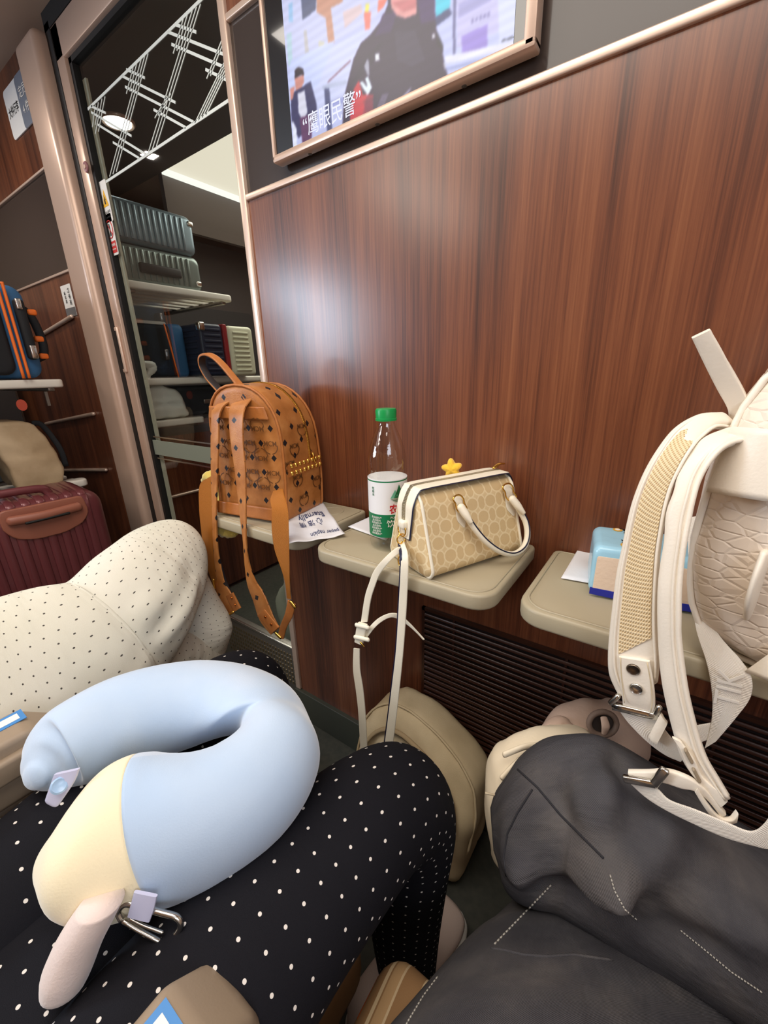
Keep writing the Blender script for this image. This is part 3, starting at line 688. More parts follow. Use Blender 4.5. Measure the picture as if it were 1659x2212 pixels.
# ================================================================== bulkhead tray tables
ZT = 0.745
def tray(x0, x1, y0, label, g='grey beige bulkhead tray tables'):
    t = thing('tray_table', label, 'tray table', ((x0 + x1) / 2, YW, ZT - 0.03), g)
    y1 = YW - 0.004; r = 0.034
    out = []
    for cx, cy, a0, rr in ((x0 + r, y0 + r, 180, r), (x1 - r, y0 + r, 270, r), (x1 - 0.012, y1 - 0.012, 0, 0.012), (x0 + 0.012, y1 - 0.012, 90, 0.012)):
        for k in range(7): a = R(a0 + 90 * k / 6); out.append((cx + rr * math.cos(a), cy + rr * math.sin(a)))
    fr = Fr((0, 0, ZT - 0.026), V((1, 0, 0)))
    slab('tabletop', out, 0.0245, fr, M_tray, t, bev=0.0045)
    inn = [((x - (x0 + x1) / 2) * (1 - 0.016 / (x1 - x0)) + (x0 + x1) / 2, (y - (y0 + y1) / 2) * (1 - 0.016 / (y1 - y0)) + (y0 + y1) / 2, ZT - 0.0012) for x, y in out]
    rings_mesh('raised_rim', tube_rings([V(p) for p in inn], 0.0016, 6, 1, loop=True), M_tray, t, loop=True)
    cx, cy = x1 - 0.065, y1 - 0.045
    rings_mesh('cup_ring', tube_rings([V((cx + 0.026 * math.cos(R(a)), cy + 0.026 * math.sin(R(a)), ZT - 0.0013)) for a in range(0, 360, 24)], 0.0013, 6, 2, loop=True), M_tray, t, loop=True)
    for x in (x0 + 0.016, x1 - 0.030):
        box('hinge_arm', (x, y1 - 0.085, ZT - 0.052), (x + 0.014, y1 + 0.002, ZT - 0.022), M_tray, t, bev=0.003)
    box('wall_bracket', (x0 + 0.03, y1 - 0.018, ZT - 0.040), (x1 - 0.03, y1 + 0.003, ZT - 0.024), mat('bracket_grey', rgb(120, 112, 98), 0.5), t, bev=0.002)
    return t
tray(-0.850, -0.526, 0.468, 'beige tray table under the tan backpack')
tray(-0.490, -0.160, 0.460, 'beige tray table carrying the water bottle and the handbag')
tray(-0.130, 0.205, 0.466, 'beige tray table under the white backpack and the tissue pack')

# papers
def sheet(name, px, z0, m, label, cat, lift=0.0, n=10, bumps=0.0):
    """paper lying on the tray; four px corners"""
    c = [PZ(x, y, z0) for x, y in px]; vs = []; fs = []
    for j in range(n + 1):
        for i in range(n + 1):
            u, v = i / n, j / n; p = c[0] * (1 - u) * (1 - v) + c[1] * u * (1 - v) + c[2] * u * v + c[3] * (1 - u) * v
            p.z += bumps * (math.sin(u * 9 + v * 4) * math.sin(v * 7 + 1) + 1) * 0.5 + lift * v * v; vs.append(p)
    for j in range(n):
        for i in range(n): a = j * (n + 1) + i; fs.append((a, a + 1, a + n + 2, a + n + 1))
    o = mesh(name, vs, fs, m); md = o.modifiers.new('s', 'SOLIDIFY'); md.thickness = 0.0007; md.offset = 1
    return tag(o, label, cat)
M_paper = mat('white_paper', rgb(232, 232, 236), 0.7, bump=0.15, bscale=120)
sheet('folded_paper', [(752, 1138), (834, 1168), (870, 1120), (812, 1111)], ZT + 0.001, M_paper, 'blank white folded paper behind the water bottle', 'paper')
sheet('paper_note', [(1212, 1249), (1290, 1263), (1300, 1186), (1254, 1178)], ZT + 0.001, M_paper, 'blank white paper partly under the blue tissue pack', 'paper')
# crumpled printed napkin under the tan backpack, hanging over the tray edge
nap = thing('paper_napkin', 'crumpled white printed napkin under the tan backpack, drooping over the tray edge', 'napkin', tuple(PZ(670, 1135, ZT)))
def napp(u, v):
    c = [(622, 1178), (745, 1158), (690, 1076), (598, 1100)]
    x = (c[0][0] * (1 - u) + c[1][0] * u) * (1 - v) + (c[3][0] * (1 - u) + c[2][0] * u) * v
    y = (c[0][1] * (1 - u) + c[1][1] * u) * (1 - v) + (c[3][1] * (1 - u) + c[2][1] * u) * v
    p = PZ(x, y, ZT + 0.002); p.z += 0.0025 * (1 + math.sin(u * 11 + v * 6) * math.cos(v * 9 - u * 3)); return p
n = 26; vs = []; fs = []
for j in range(n + 1):
    for i in range(n + 1): vs.append(napp(i / n, j / n))
for j in range(n):
    for i in range(n): a = j * (n + 1) + i; fs.append((a, a + 1, a + n + 2, a + n + 1))
o = mesh('napkin_sheet', vs, fs, M_paper, nap); md = o.modifiers.new('s', 'SOLIDIFY'); md.thickness = 0.0008
M_ink = mat('blue_ink', rgb(50, 64, 110), 0.6)
for s_, u0, v0, sz, an in (('Eternally', 0.62, 0.60, 0.15, 180), ('\u5fc3 \u6d01 \u60c5', 0.55, 0.43, 0.13, 180), ('paper napkin', 0.70, 0.13, 0.10, 180)):
    def mf(x, y, z, u0=u0, v0=v0): 
        p = napp(min(1, max(0, u0 - x)), min(1, max(0, v0 - y * 1.3))); p.z += 0.0012 + abs(z) * 0.2; return p
    text('print', s_, sz, None, M_ink, nap, th=0.001, mapf=mf)

# ================================================================== water bottle
BX, BY = PZ(840, 1176, ZT).x, PZ(840, 1176, ZT).y
bt = thing('water_bottle', 'clear plastic water bottle with green cap and green white label on the middle tray', 'bottle', (BX, BY, ZT))
def pet(name):
    m = bpy.data.materials.new(name); m.use_nodes = True; nt = m.node_tree; nt.nodes.remove(nt.nodes['Principled BSDF'])
    out = nt.nodes['Material Output']; t = nt.nodes.new('ShaderNodeBsdfTransparent'); t.inputs[0].default_value = (0.93, 0.94, 0.93, 1)
    gl = nt.nodes.new('ShaderNodeBsdfGlossy'); gl.inputs['Roughness'].default_value = 0.06
    fr = nt.nodes.new('ShaderNodeFresnel'); fr.inputs[0].default_value = 2.1
    tc = nt.nodes.new('ShaderNodeTexCoord'); n1 = nt.nodes.new('ShaderNodeTexNoise'); n1.inputs['Scale'].default_value = 90; nt.links.new(tc.outputs['Object'], n1.inputs[0])
    bp = nt.nodes.new('ShaderNodeBump'); bp.inputs['Strength'].default_value = 0.25; bp.inputs['Distance'].default_value = 0.003
    nt.links.new(n1.outputs[0], bp.inputs['Height']); nt.links.new(bp.outputs[0], gl.inputs['Normal']); nt.links.new(bp.outputs[0], fr.inputs['Normal'])
    ge = nt.nodes.new('ShaderNodeNewGeometry'); mm = nt.nodes.new('ShaderNodeMath'); mm.operation = 'MULTIPLY_ADD'; nt.links.new(ge.outputs['Backfacing'], mm.inputs[0]); mm.inputs[1].default_value = -1.0; mm.inputs[2].default_value = 1.0
    m2 = nt.nodes.new('ShaderNodeMath'); m2.operation = 'MULTIPLY'; nt.links.new(mm.outputs[0], m2.inputs[0]); nt.links.new(fr.outputs[0], m2.inputs[1])
    mx = nt.nodes.new('ShaderNodeMixShader'); nt.links.new(m2.outputs[0], mx.inputs[0]); nt.links.new(t.outputs[0], mx.inputs[1]); nt.links.new(gl.outputs[0], mx.inputs[2])
    nt.links.new(mx.outputs[0], out.inputs[0]); return m
M_pet = pet('clear_bottle_plastic')
prof = [(0.0, 0.003), (0.018, 0.001), (0.027, 0.0), (0.030, 0.003), (0.0315, 0.010), (0.0305, 0.015), (0.0318, 0.020), (0.0322, 0.024), (0.0322, 0.070), (0.0322, 0.122), (0.0318, 0.127), (0.0325, 0.131), (0.0322, 0.145),
        (0.0315, 0.155), (0.029, 0.168), (0.0245, 0.182), (0.0190, 0.195), (0.0150, 0.204), (0.0135, 0.210), (0.0135, 0.213), (0.0155, 0.2135), (0.0155, 0.2150), (0.0125, 0.2155), (0.0125, 0.228)]
lathe('bottle_body', prof, (BX, BY, ZT + 0.0005), M_pet, bt, n=56, rfun=lambda a, z: 1 + (0.035 * math.sin(a * 5 + z * 160) if 0.002 < z < 0.022 else 0) + (0.006 * math.sin(a * 9 + z * 260) if 0.128 < z < 0.175 else 0))
M_gcap = mat('green_cap_plastic', rgb(20, 150, 76), 0.35)
cap = lathe('bottle_cap', [(0.0, 0.0005), (0.0168, 0.0005), (0.0171, 0.004), (0.0163, 0.0045), (0.0165, 0.016), (0.0153, 0.019), (0.0, 0.0195)], (BX, BY, ZT + 0.2135), M_gcap, bt, n=96, rfun=lambda a, z: 1 + (0.018 * math.cos(a * 48) if 0.0045 < z < 0.0165 else 0))
mlab = mat('label_film', rgb(238, 238, 240), 0.35); g = N(mlab); u_, v_, _ = g.uv()
RL = 0.0329
lab_z0, lab_z1 = 0.026, 0.124
vv = g.new('TexCoord'); sp = g.new('SeparateXYZ'); g.nt.links.new(vv.outputs['Object'], sp.inputs[0]); zz = sp.outputs[2]
low = g.math('LESS_THAN', zz, ZT + 0.066); line = g.math('MULTIPLY', g.math('GREATER_THAN', zz, ZT + 0.1200), g.math('LESS_THAN', zz, ZT + 0.1222))
f_ = g.math('ADD', low, line, clamp=True)
g.nt.links.new(g.mix(f_, rgb(238, 238, 240), rgb(16, 118, 72)), g.b.inputs['Base Color'])
lab = lathe('bottle_label', [(RL, lab_z0), (RL, 0.05), (RL, 0.08), (RL, lab_z1)], (BX, BY, ZT), mlab, bt, n=64)
ac = math.atan2(-BY, -BX)
def lmap(u0, v0):
    return lambda x, y, z: V((BX + (RL + 0.0003 + abs(z)) * math.cos(ac + (u0 + x) / RL), BY + (RL + 0.0003 + abs(z)) * math.sin(ac + (u0 + x) / RL), ZT + v0 + y))
M_lred = mat('label_red', rgb(205, 30, 40), 0.4); M_lgreen = mat('label_green', rgb(14, 110, 66), 0.4); M_lmint = mat('label_mint', rgb(110, 190, 160), 0.4)
text('label_print', '\u519c\u592b\u5c71\u6cc9', 0.0165, None, M_lred, lab, mapf=lmap(0.030, 0.0745), th=0.0002, sx=0.85, bold=0.00035)
text('label_print', 'PURIFIED DRINKING WATER', 0.0052, None, M_white, lab, mapf=lmap(0.037, 0.0610), th=0.0002)
text('label_print', '\u996e\u7528\u7eaf\u51c0\u6c34', 0.0140, None, M_white, lab, mapf=lmap(0.032, 0.0500), th=0.0002)
for k in range(7): text('label_print', '\u54c1\u540d\u914d\u6599\u4ea7\u5730'[:5 - k % 2], 0.0042, None, M_white, lab, mapf=lmap(-0.021, 0.0600 - k * 0.0047), th=0.0002)
text('label_print', '\u996e\n\u7528\n\u6c34', 0.0052, None, M_lgreen, lab, mapf=lmap(-0.026, 0.104), th=0.0002)
def tri_label(pts, mm, off=0.0003):
    m_ = lmap(0, 0); vs = []; P = densify(pts, 0.0015); 
    cx = sum(p[0] for p in P) / len(P); cy = sum(p[1] for p in P) / len(P)
    vs = [m_(x, y, off) for x, y in P] + [m_(cx, cy, off)]; n = len(P)
    mesh('label_mountain', vs, [(i, (i + 1) % n, n) for i in range(n)], mm, lab, smooth=False)
tri_label([(0.004, 0.094), (0.012, 0.108), (0.018, 0.094)], M_lmint); tri_label([(0.010, 0.094), (0.019, 0.116), (0.029, 0.094)], M_lgreen, 0.0005); tri_label([(0.024, 0.095), (0.030, 0.107), (0.036, 0.094)], M_lmint, 0.0006)
for k in range(3): tri_label([(0.004 + k * 0.003, 0.0925 - k * 0.002), (0.034 - k * 0.003, 0.0925 - k * 0.002), (0.033 - k * 0.003, 0.0917 - k * 0.002), (0.006 + k * 0.003, 0.0917 - k * 0.002)], M_lgreen)

# ================================================================== cream monogram handbag
HO = V((-0.352, 0.505, ZT + 0.001)); hf = Fr(HO, V((0.911, -0.411, 0)))
HL, HWd, HHt = 0.192, 0.112, 0.124
hb = thing('handbag', 'small cream and tan barrel handbag with ring pattern on the middle tray', 'handbag', tuple(HO + hf.x * 0.055 + hf.y * 0.09))
mh = mat('monogram_canvas', rgb(204, 172, 122), 0.45); g = N(mh); u_, v_, uvs_ = g.uv()
def ringpat(du, dv, ru, rv, wd, pu, pv):
    a = g.frac(u_, pu, du); b = g.frac(v_, pv, dv)
    d = g.math('SQRT', g.math('ADD', g.math('POWER', g.math('DIVIDE', a, ru), 2.0), g.math('POWER', g.math('DIVIDE', b, rv), 2.0)))
    ring = g.math('MULTIPLY', g.math('GREATER_THAN', d, 1 - wd), g.math('LESS_THAN', d, 1.0 + 0.02)); return ring, g.math('LESS_THAN', d, 1 - wd)
pu = 0.037; pv = 0.042
r1, i1 = ringpat(0.0, 0.0, 0.0125, 0.0105, 0.18, pu, pv); r2, i2 = ringpat(0.5, 0.5, 0.0125, 0.0105, 0.18, pu, pv)
r3, i3 = ringpat(0.5, 0.0, 0.0085, 0.0120, 0.2, pu, pv); r4, i4 = ringpat(0.0, 0.5, 0.0085, 0.0120, 0.2, pu, pv)
rr_ = g.math('ADD', g.math('ADD', r1, r2), g.math('ADD', r3, r4), clamp=True); ii_ = g.math('ADD', g.math('ADD', i1, i2), g.math('ADD', i3, i4), clamp=True)
c1 = g.mix(g.math('MULTIPLY', ii_, 0.85), rgb(222, 197, 152), rgb(211, 183, 137)); c2 = g.mix(rr_, c1, rgb(232, 212, 172))
g.nt.links.new(c2, g.b.inputs['Base Color']); g.bump(g.noise(uvs_, 900, 3), 0.3, 0.001)
M_cream = mat('cream_leather', rgb(244, 236, 216), 0.42, bump=0.12, bscale=500); M_navy = mat('navy_edge_paint', rgb(26, 28, 56), 0.35)
hw = HWd / 2
arc = [(hw - 0.050 + 0.0, 0.0)]
ho = []
for cx, cz, r_, a0, a1 in ((HWd - 0.014, 0.014, 0.014, 270, 360),):
    for k in range(7): a = R(a0 + (a1 - a0) * k / 6); ho.append((cx + r_ * math.cos(a), cz + r_ * math.sin(a)))
for k in range(9):
    a = R(8 + (172 - 8) * k / 8); ho.append((hw + 0.030 * math.cos(a) / 1.0, HHt - 0.026 + 0.026 * math.sin(a)))
for k in range(7): a = R(180 + 90 * k / 6); ho.append((0.014 + 0.014 * math.cos(a), 0.014 + 0.014 * math.sin(a)))
ho = densify(ho, 0.008)
puff('bag_body', ho, HL, hf, mh, hb, r=0.010, bulge=0.004)
for yy in (0.006, HL - 0.006):
    P = [hf.p(hw + (x - hw) * 1.0, yy, z if z > 0.001 else 0.001) for x, z in ho]
    rings_mesh('piping', tube_rings(P, 0.0024, 8, 1, loop=True), M_cream, hb, loop=True)
def toppath(ext, z0, lift):
    pts = [hf.p(hw, -lift - 0.002, z0), hf.p(hw, -lift - 0.001, (z0 + HHt) / 2), hf.p(hw, -lift + 0.001, HHt - 0.018), hf.p(hw, 0.006, HHt - 0.004 + lift), hf.p(hw, 0.02, HHt + lift), hf.p(hw, HL / 2, HHt + lift),
           hf.p(hw, HL - 0.02, HHt + lift), hf.p(hw, HL - 0.006, HHt - 0.004 + lift), hf.p(hw, HL + lift, HHt - 0.02), hf.p(hw, HL + lift + 0.002, z0)]
    return pts
wv = hf.x
ribbon('edge_trim', toppath(0, 0.050, 0.0030), wv, [0.030, 0.040, 0.043, 0.045, 0.047, 0.047, 0.047, 0.045, 0.043, 0.034], 0.0016, M_navy, hb, label='navy painted edge')
ribbon('zip_band', toppath(0, 0.052, 0.0040), wv, [0.026, 0.036, 0.039, 0.041, 0.043, 0.043, 0.043, 0.041, 0.039, 0.030], 0.0022, M_cream, hb, label='cream leather band')
mz = mat('zip_teeth', rgb(196, 186, 160), 0.3, 0.8); g = N(mz); u_, v_, _ = g.uv(); g.bump(g.math('SINE', g.math('MULTIPLY', u_, 2800.0)), 0.8, 0.001)
zp = ribbon('zipper', [p + hf.z * 0.0006 - hf.y * 0.0008 for p in toppath(0, 0.072, 0.0050)[0:10]], wv, 0.0065, 0.0016, mz, hb)
zs = hf.p(hw, HL - 0.022, HHt + 0.009); tube('zip_pull', [zs, zs + hf.y * 0.012 + V((0, 0, 0.005)), zs + hf.y * 0.024 + V((0, 0, 0.004))], [(0.003, 0.002), (0.0035, 0.002), (0.002, 0.0015)], M_gold, zp, n=10, dome=True)
# drop tab, rings and clip on the end face
e0 = hf.p(hw, -0.006, 0.070)
box('tab_loop', tuple(e0 + V((-0.008, -0.008, -0.004))), tuple(e0 + V((0.008, 0.002, 0.010))), M_cream, hb, bev=0.004, rot=Matrix.Rotation(math.atan2(hf.x.y, hf.x.x), 4, 'Z'))
def ringat(c, ax, r_, name, par, sq=0.0, tk=0.0011, m=M_gold):
    ax = V(ax).normalized(); b = ax.cross(V((0, 0, 1)));
    if b.length < 0.1: b = V((1, 0, 0))
    b.normalize(); d = b.cross(ax)
    P = [c + b * (r_ * math.cos(R(a))) + d * (r_ * (1 + sq) * math.sin(R(a))) for a in range(0, 360, 30)]
    return rings_mesh(name, tube_rings(P, tk, 8, 3, loop=True), m, par, loop=True)
ey = -0.010
ringat(hf.p(hw, ey, 0.064), hf.y, 0.0100, 'd_ring', hb); ringat(hf.p(hw, ey - 0.001, 0.050), hf.x, 0.0075, 'link_ring', hb)
tube('clip', [hf.p(hw, ey, 0.044), hf.p(hw - 0.003, ey, 0.030), hf.p(hw - 0.003, ey, 0.018)], [(0.0018, 0.0018), (0.0026, 0.0015), (0.002, 0.002)], M_gold, hb, n=10, dome=True)
ringat(hf.p(hw - 0.003, ey, 0.010), hf.y, 0.0085, 'swivel_ring', hb)
# top handles on the front slope
fp = hf.p(HWd + 0.000, 0, 0); fq = hf.p(hw + 0.030, 0, HHt - 0.026); sl_ = (fq - fp).normalized(); fn = hf.y.cross(sl_).normalized()
if fn.dot(hf.x) < 0: fn = -fn
def onface(px, py, off):
    r = ray(px, py); p0 = fp + fn * off; return O + r * ((p0 - O).dot(fn) / r.dot(fn))
for px, py in ((992, 1085), (1099, 1060)):
    c = onface(px, py, 0.004)
    hbx = rings_mesh('handle_tab', edge_rings([(onface(px + dx0, py + dy, o_), onface(px + dx1, py + dy, o_), 0.0022) for dx0, dx1, dy, o_ in ((-10, 10, -12, 0.003), (-11, 11, 0, 0.006), (-8, 12, 18, 0.003), (-4, 14, 40, 0.002), (8, 12, 54, 0.002))], n=12, e=4, sub=4), M_cream, hb, autos=50)
    P = [onface(px + 13 * math.cos(a) * (1 if abs(math.sin(a)) < .9 else .8) + (5 if math.sin(a) > 0 else -2), py + 3 + 19 * math.sin(a), 0.010) for a in [2 * math.pi * k / 12 for k in range(12)]]
    rings_mesh('buckle_ring', tube_rings(P, 0.0013, 8, 3, loop=True), M_gold, hb, loop=True)
hp = [(1001, 1102, .012), (1012, 1122, .016), (1030, 1148, .020), (1052, 1172, .023), (1080, 1191, .025), (1108, 1197, .024), (1130, 1184, .022), (1139, 1160, .021), (1137, 1132, .019), (1126, 1108, .016), (1112, 1085, .012)]
P = [onface(a, b, c) for a, b, c in hp]
hd = rings_mesh('handle', tube_rings(P, [(0.0045, 0.0050)] * len(P), 14, 5, up=fn, dome=True), M_cream, hb)
P2 = [p + fn * 0.0042 + (V((0, 0, 1)) * 0.0024) for p in P]
rings_mesh('handle_edge', tube_rings(P2, 0.0011, 6, 5), M_navy, hd, label='navy edge line')
for a, b, c, d in ((996, 1096, 1016, 1128), (1107, 1078, 1130, 1108)):
    p = onface(a, b, .014); q = onface(c, d, .0215); rings_mesh('handle_chape', tube_rings([p, (p + q) / 2, q], [(0.0062, 0.0055), (0.006, 0.006), (0.003, 0.005)], 12, 4, up=fn, dome=True), M_cream, hd)
# long shoulder strap hanging to the knees
YH = 0.452
s1 = [(862, 1172, 874, 1172, 0.475), (866, 1212, 882, 1208, YH), (862, 1300, 879, 1300, YH), (856, 1400, 872, 1400, YH), (847, 1480, 864, 1480, YH), (834, 1585, 852, 1585, YH), (826, 1640, 844, 1640, YH)]
strapY('shoulder_strap', s1, M_cream, hb, th=0.0026)
strapY('strap_edge', [(a - 2.5, b, a + 3, d, y) for a, b, c, d, y in s1], M_navy, hb, th=0.0018, label='navy edge line')
strapY('shoulder_strap', [(872, 1180, 874, 1192, 0.47), (855, 1184, 860, 1197, 0.46), (831, 1205, 842, 1213, YH), (809, 1231, 821, 1240, YH), (797, 1261, 810, 1267, YH), (788, 1291, 801, 1297, YH), (780, 1343, 794, 1343, YH)], M_cream, hb, th=0.0026)
strapY('shoulder_strap', [(764, 1400, 777, 1402, YH), (763, 1446, 778, 1446, YH), (769, 1491, 784, 1485, YH), (774, 1536, 789, 1533, YH), (778, 1606, 793, 1601, YH), (780, 1650, 795, 1645, YH)], M_cream, hb, th=0.0026)
bk = strapY('strap_buckle', [(774, 1344, 793, 1350, YH - 0.003), (770, 1362, 790, 1368, YH - 0.003), (767, 1385, 783, 1392, YH - 0.003)], M_cream, hb, th=0.006)
for yy in (1350, 1376): rings_mesh('buckle_loop', tube_rings([PY(770 - (yy - 1350) * 0.1, yy, YH - 0.006), PY(795, yy + 6, YH - 0.006)], [(0.003, 0.004)] * 2, 10, 3, dome=True), M_cream, bk)
rings_mesh('buckle_pin', tube_rings([PY(779, 1388, YH - 0.007), PY(786, 1396, YH - 0.007)], 0.0016, 8, 2, dome=True), M_gold, bk)
strapY('strap_tail', [(786, 1372, 792, 1379, YH), (800, 1352, 808, 1358, YH), (818, 1335, 823, 1344, YH + 0.006), (841, 1325, 842, 1334, YH + 0.012), (862, 1327, 858, 1336, YH + 0.016), (882, 1343, 878, 1348, YH + 0.02), (900, 1362, 897, 1364, YH + 0.022), (917, 1381, 914, 1382, YH + 0.022)], M_cream, hb, th=0.002)
# yellow plush star charm
sc_ = PY(978, 1013, 0.60); stc = thing('plush_star', 'small yellow plush star charm peeking over the cream handbag', 'plush charm', tuple(sc_))
M_yel = mat('yellow_plush', rgb(250, 200, 60), 0.9, bump=0.5, bscale=900, sheen=0.3)
so = []
for k in range(40):
    a = 2 * math.pi * k / 40 + R(100); r_ = 0.0145 * (1 + 0.24 * math.cos(5 * (a - R(100)))); so.append((r_ * math.cos(a), r_ * math.sin(a)))
puff('star_body', so, 0.014, Fr(sc_ + V((0, -0.007, 0)), V((1, 0.2, 0))), M_yel, stc, r=0.0065, bulge=0.002)
tube('tail', [sc_ + V((0.006, 0.004, -0.010)), PY(1000, 1027, 0.605), PY(1016, 1028, 0.60), PY(1040, 1040, 0.60)], [(0.004, 0.005), (0.005, 0.005), (0.004, 0.004), (0.003, 0.003)], mat('yellow_pile', rgb(238, 196, 84), 0.95, bump=1.0, bscale=500), stc, dome=True)

# ================================================================== tissue pack
to = V((-0.058, 0.543, ZT + 0.0015)); tf = Fr(to, V((0.985, 0.17, 0)))
tp = thing('tissue_pack', 'sky blue wrapped tissue pack on the right tray behind the white straps', 'tissue pack', tuple(to + tf.x * 0.06))
M_tb = mat('blue_wrap', rgb(160, 208, 230), 0.25, bump=0.35, bscale=45, coat=0.3)
TW, TD, THh = 0.128, 0.085, 0.068
puff('wrapper', densify(rrect(0, TW, 0, THh, 0.010), 0.012), TD, tf, M_tb, tp, r=0.008, bulge=0.0015)
fr_ = Fr(tf.p(0, -0.0012, 0), tf.x, -tf.y)  # facing viewer
slab('tissue_window', [tf and (x, z) for x, z in rrect(0.005, TW - 0.005, 0.005, 0.056, 0.003)], 0.0012, Fr(tf.p(0, -0.0015, 0), tf.x, -tf.y), mat('tissue_stack', rgb(226, 202, 178), 0.8, bump=0.3), tp, bev=0.0005, label='beige tissue stack seen through the side')
strp = [tf.p(0.002, -0.0022, 0.006), tf.p(0.06, -0.0035, 0.0045), tf.p(TW - 0.002, -0.0022, 0.006)]
ribbon('blue_edge', strp, V((0, 0, 1)), 0.010, 0.0014, mat('deep_blue_print', rgb(34, 44, 150), 0.35), tp)
top = Fr(tf.p(0, 0, THh + 0.0003), tf.x)
tfz = Fr(tf.p(0.045, 0.045, THh + 0.0006), V((tf.y.x, tf.y.y, 0)) * 1.0)
text('pack_print', 'Kunnd', 0.021, Fr(tf.p(0.040, 0.050, THh + 0.0006), tf.y), M_black, tp, th=0.0004)
text('pack_print', 'soft tissue', 0.0065, Fr(tf.p(0.052, 0.052, THh + 0.0006), tf.y), M_black, tp, th=0.0004)
for (x, y, r_) in ((0.040, 0.016, 0.010), (0.062, 0.070, 0.008), (0.030, 0.072, 0.006)):
    lathe('printed_spot', [(0, 0), (r_, 0), (r_, 0.0004), (0, 0.0004)], tf.p(x, y, THh + 0.0004), mat('spot_gold', rgb(214, 164, 66), 0.4), tp, n=24)
    lathe('printed_spot_centre', [(0, 0), (r_ * .55, 0), (r_ * .55, 0.0003), (0, 0.0003)], tf.p(x, y, THh + 0.0009), mat('spot_white', rgb(240, 236, 226), 0.4), tp, n=18)

# ================================================================== tan studded backpack on the left tray
to_ = V((-0.795, 0.487, ZT + 0.001)); bf = Fr(to_, V((0.985, 0.16, 0)))
BW, BD, BH = 0.186, 0.135, 0.272
bp = thing('tan_backpack', 'tan leather backpack with dark diamonds and gold studs on the leftmost tray', 'backpack', tuple(bf.p(BW / 2, BD / 2, 0)))
mv = mat('tan_monogram_leather', rgb(188, 118, 52), 0.4); g = N(mv); u_, v_, uvs_ = g.uv()
PU, PV = 0.052, 0.058
def diam(ou, ov):
    a = g.math('ABSOLUTE', g.frac(u_, PU, ou)); b = g.math('ABSOLUTE', g.frac(v_, PV, ov))
    return g.math('LESS_THAN', g.math('ADD', g.math('DIVIDE', a, 0.0062), g.math('DIVIDE', b, 0.0070)), 1.0)
dd = g.math('ADD', diam(0.1, 0.0), diam(0.6, 0.5), clamp=True)
n_ = g.noise(uvs_, 28, 4); base = g.ramp(n_, [(0.3, rgb(158, 98, 46)), (0.5, rgb(178, 114, 58)), (0.7, rgb(194, 132, 74))])
g.nt.links.new(g.mix(dd, base, rgb(30, 26, 30)), g.b.inputs['Base Color']); g.bump(g.noise(uvs_, 420, 3), 0.35, 0.001)
M_tan = mat('tan_plain_leather', rgb(172, 104, 50), 0.42, mix=rgb(190, 120, 62), mscale=30, bump=0.2, bscale=300)
M_tanedge = mat('tan_edge', rgb(34, 26, 26), 0.5)
M_web = mat('orange_webbing', rgb(210, 128, 40), 0.6); g = N(M_web); u_, v_, _ = g.uv()
g.bump(g.math('SINE', g.math('MULTIPLY', g.math('ADD', u_, g.math('MULTIPLY', v_, 1.2)), 2600.0)), 0.9, 0.0012)
def arch(W, Hh, zs, rb=0.012):
    o = [(W - rb + rb * math.cos(a), rb + rb * math.sin(a)) for a in [R(270 + 90 * k / 5) for k in range(6)]]
    for k in range(17):
        a = math.pi * k / 16; c, s = sup(a, 2.3) if 0 < k < 16 else ((1, 0) if k == 0 else (-1, 0)); o.append((W / 2 + W / 2 * c, zs + (Hh - zs) * s))
    o += [(rb + rb * math.cos(a), rb + rb * math.sin(a)) for a in [R(180 + 90 * k / 5) for k in range(6)]]
    return densify(o, 0.012)
bo = arch(BW, BH, 0.165)
def tpr(x, y, z):
    k = 1 - 0.22 * (z / BH) ** 2; return x, y * k + 0.01 * math.sin(z / BH * math.pi), z
body = puff('bag_body', bo, BD, bf, mv, bp, r=0.016, bulge=0.006, taper=tpr)
for yy in (0.004, BD - 0.004):
    P = []
    for x, z in bo: q = tpr(BW / 2 + (x - BW / 2) * 0.985, yy, z * 0.985 + 0.002); P.append(bf.p(*q))
    rings_mesh('piping', tube_rings(P, 0.0026, 8, 1, loop=True), M_tan, bp, loop=True)
# back yoke and base band
def backp(u, v, off=0.0):   # u across, v up on the back panel
    q = tpr(u, -0.005 - off, v); return bf.p(*q)
def patch(name, pts, off, m, parent, n=8, th=0.0016):
    """quad patch on the back panel from four (u,v)"""
    vs = []; fs = []
    for j in range(n + 1):
        for i in range(n + 1):
            s, t = i / n, j / n
            u = (pts[0][0] * (1 - s) + pts[1][0] * s) * (1 - t) + (pts[3][0] * (1 - s) + pts[2][0] * s) * t
            v = (pts[0][1] * (1 - s) + pts[1][1] * s) * (1 - t) + (pts[3][1] * (1 - s) + pts[2][1] * s) * t
            vs.append(backp(u, v, off))
    for j in range(n):
        for i in range(n): a = j * (n + 1) + i; fs.append((a, a + 1, a + n + 2, a + n + 1))
    o = mesh(name, vs, fs, m, parent); md = o.modifiers.new('s', 'SOLIDIFY'); md.thickness = th; return o
patch('back_yoke', [(0.016, 0.206), (BW - 0.016, 0.206), (BW - 0.022, 0.230), (0.022, 0.230)], 0.003, M_tan, bp)
patch('base_band', [(0.004, 0.004), (BW - 0.004, 0.004), (BW - 0.003, 0.030), (0.003, 0.030)], 0.003, M_tan, bp)
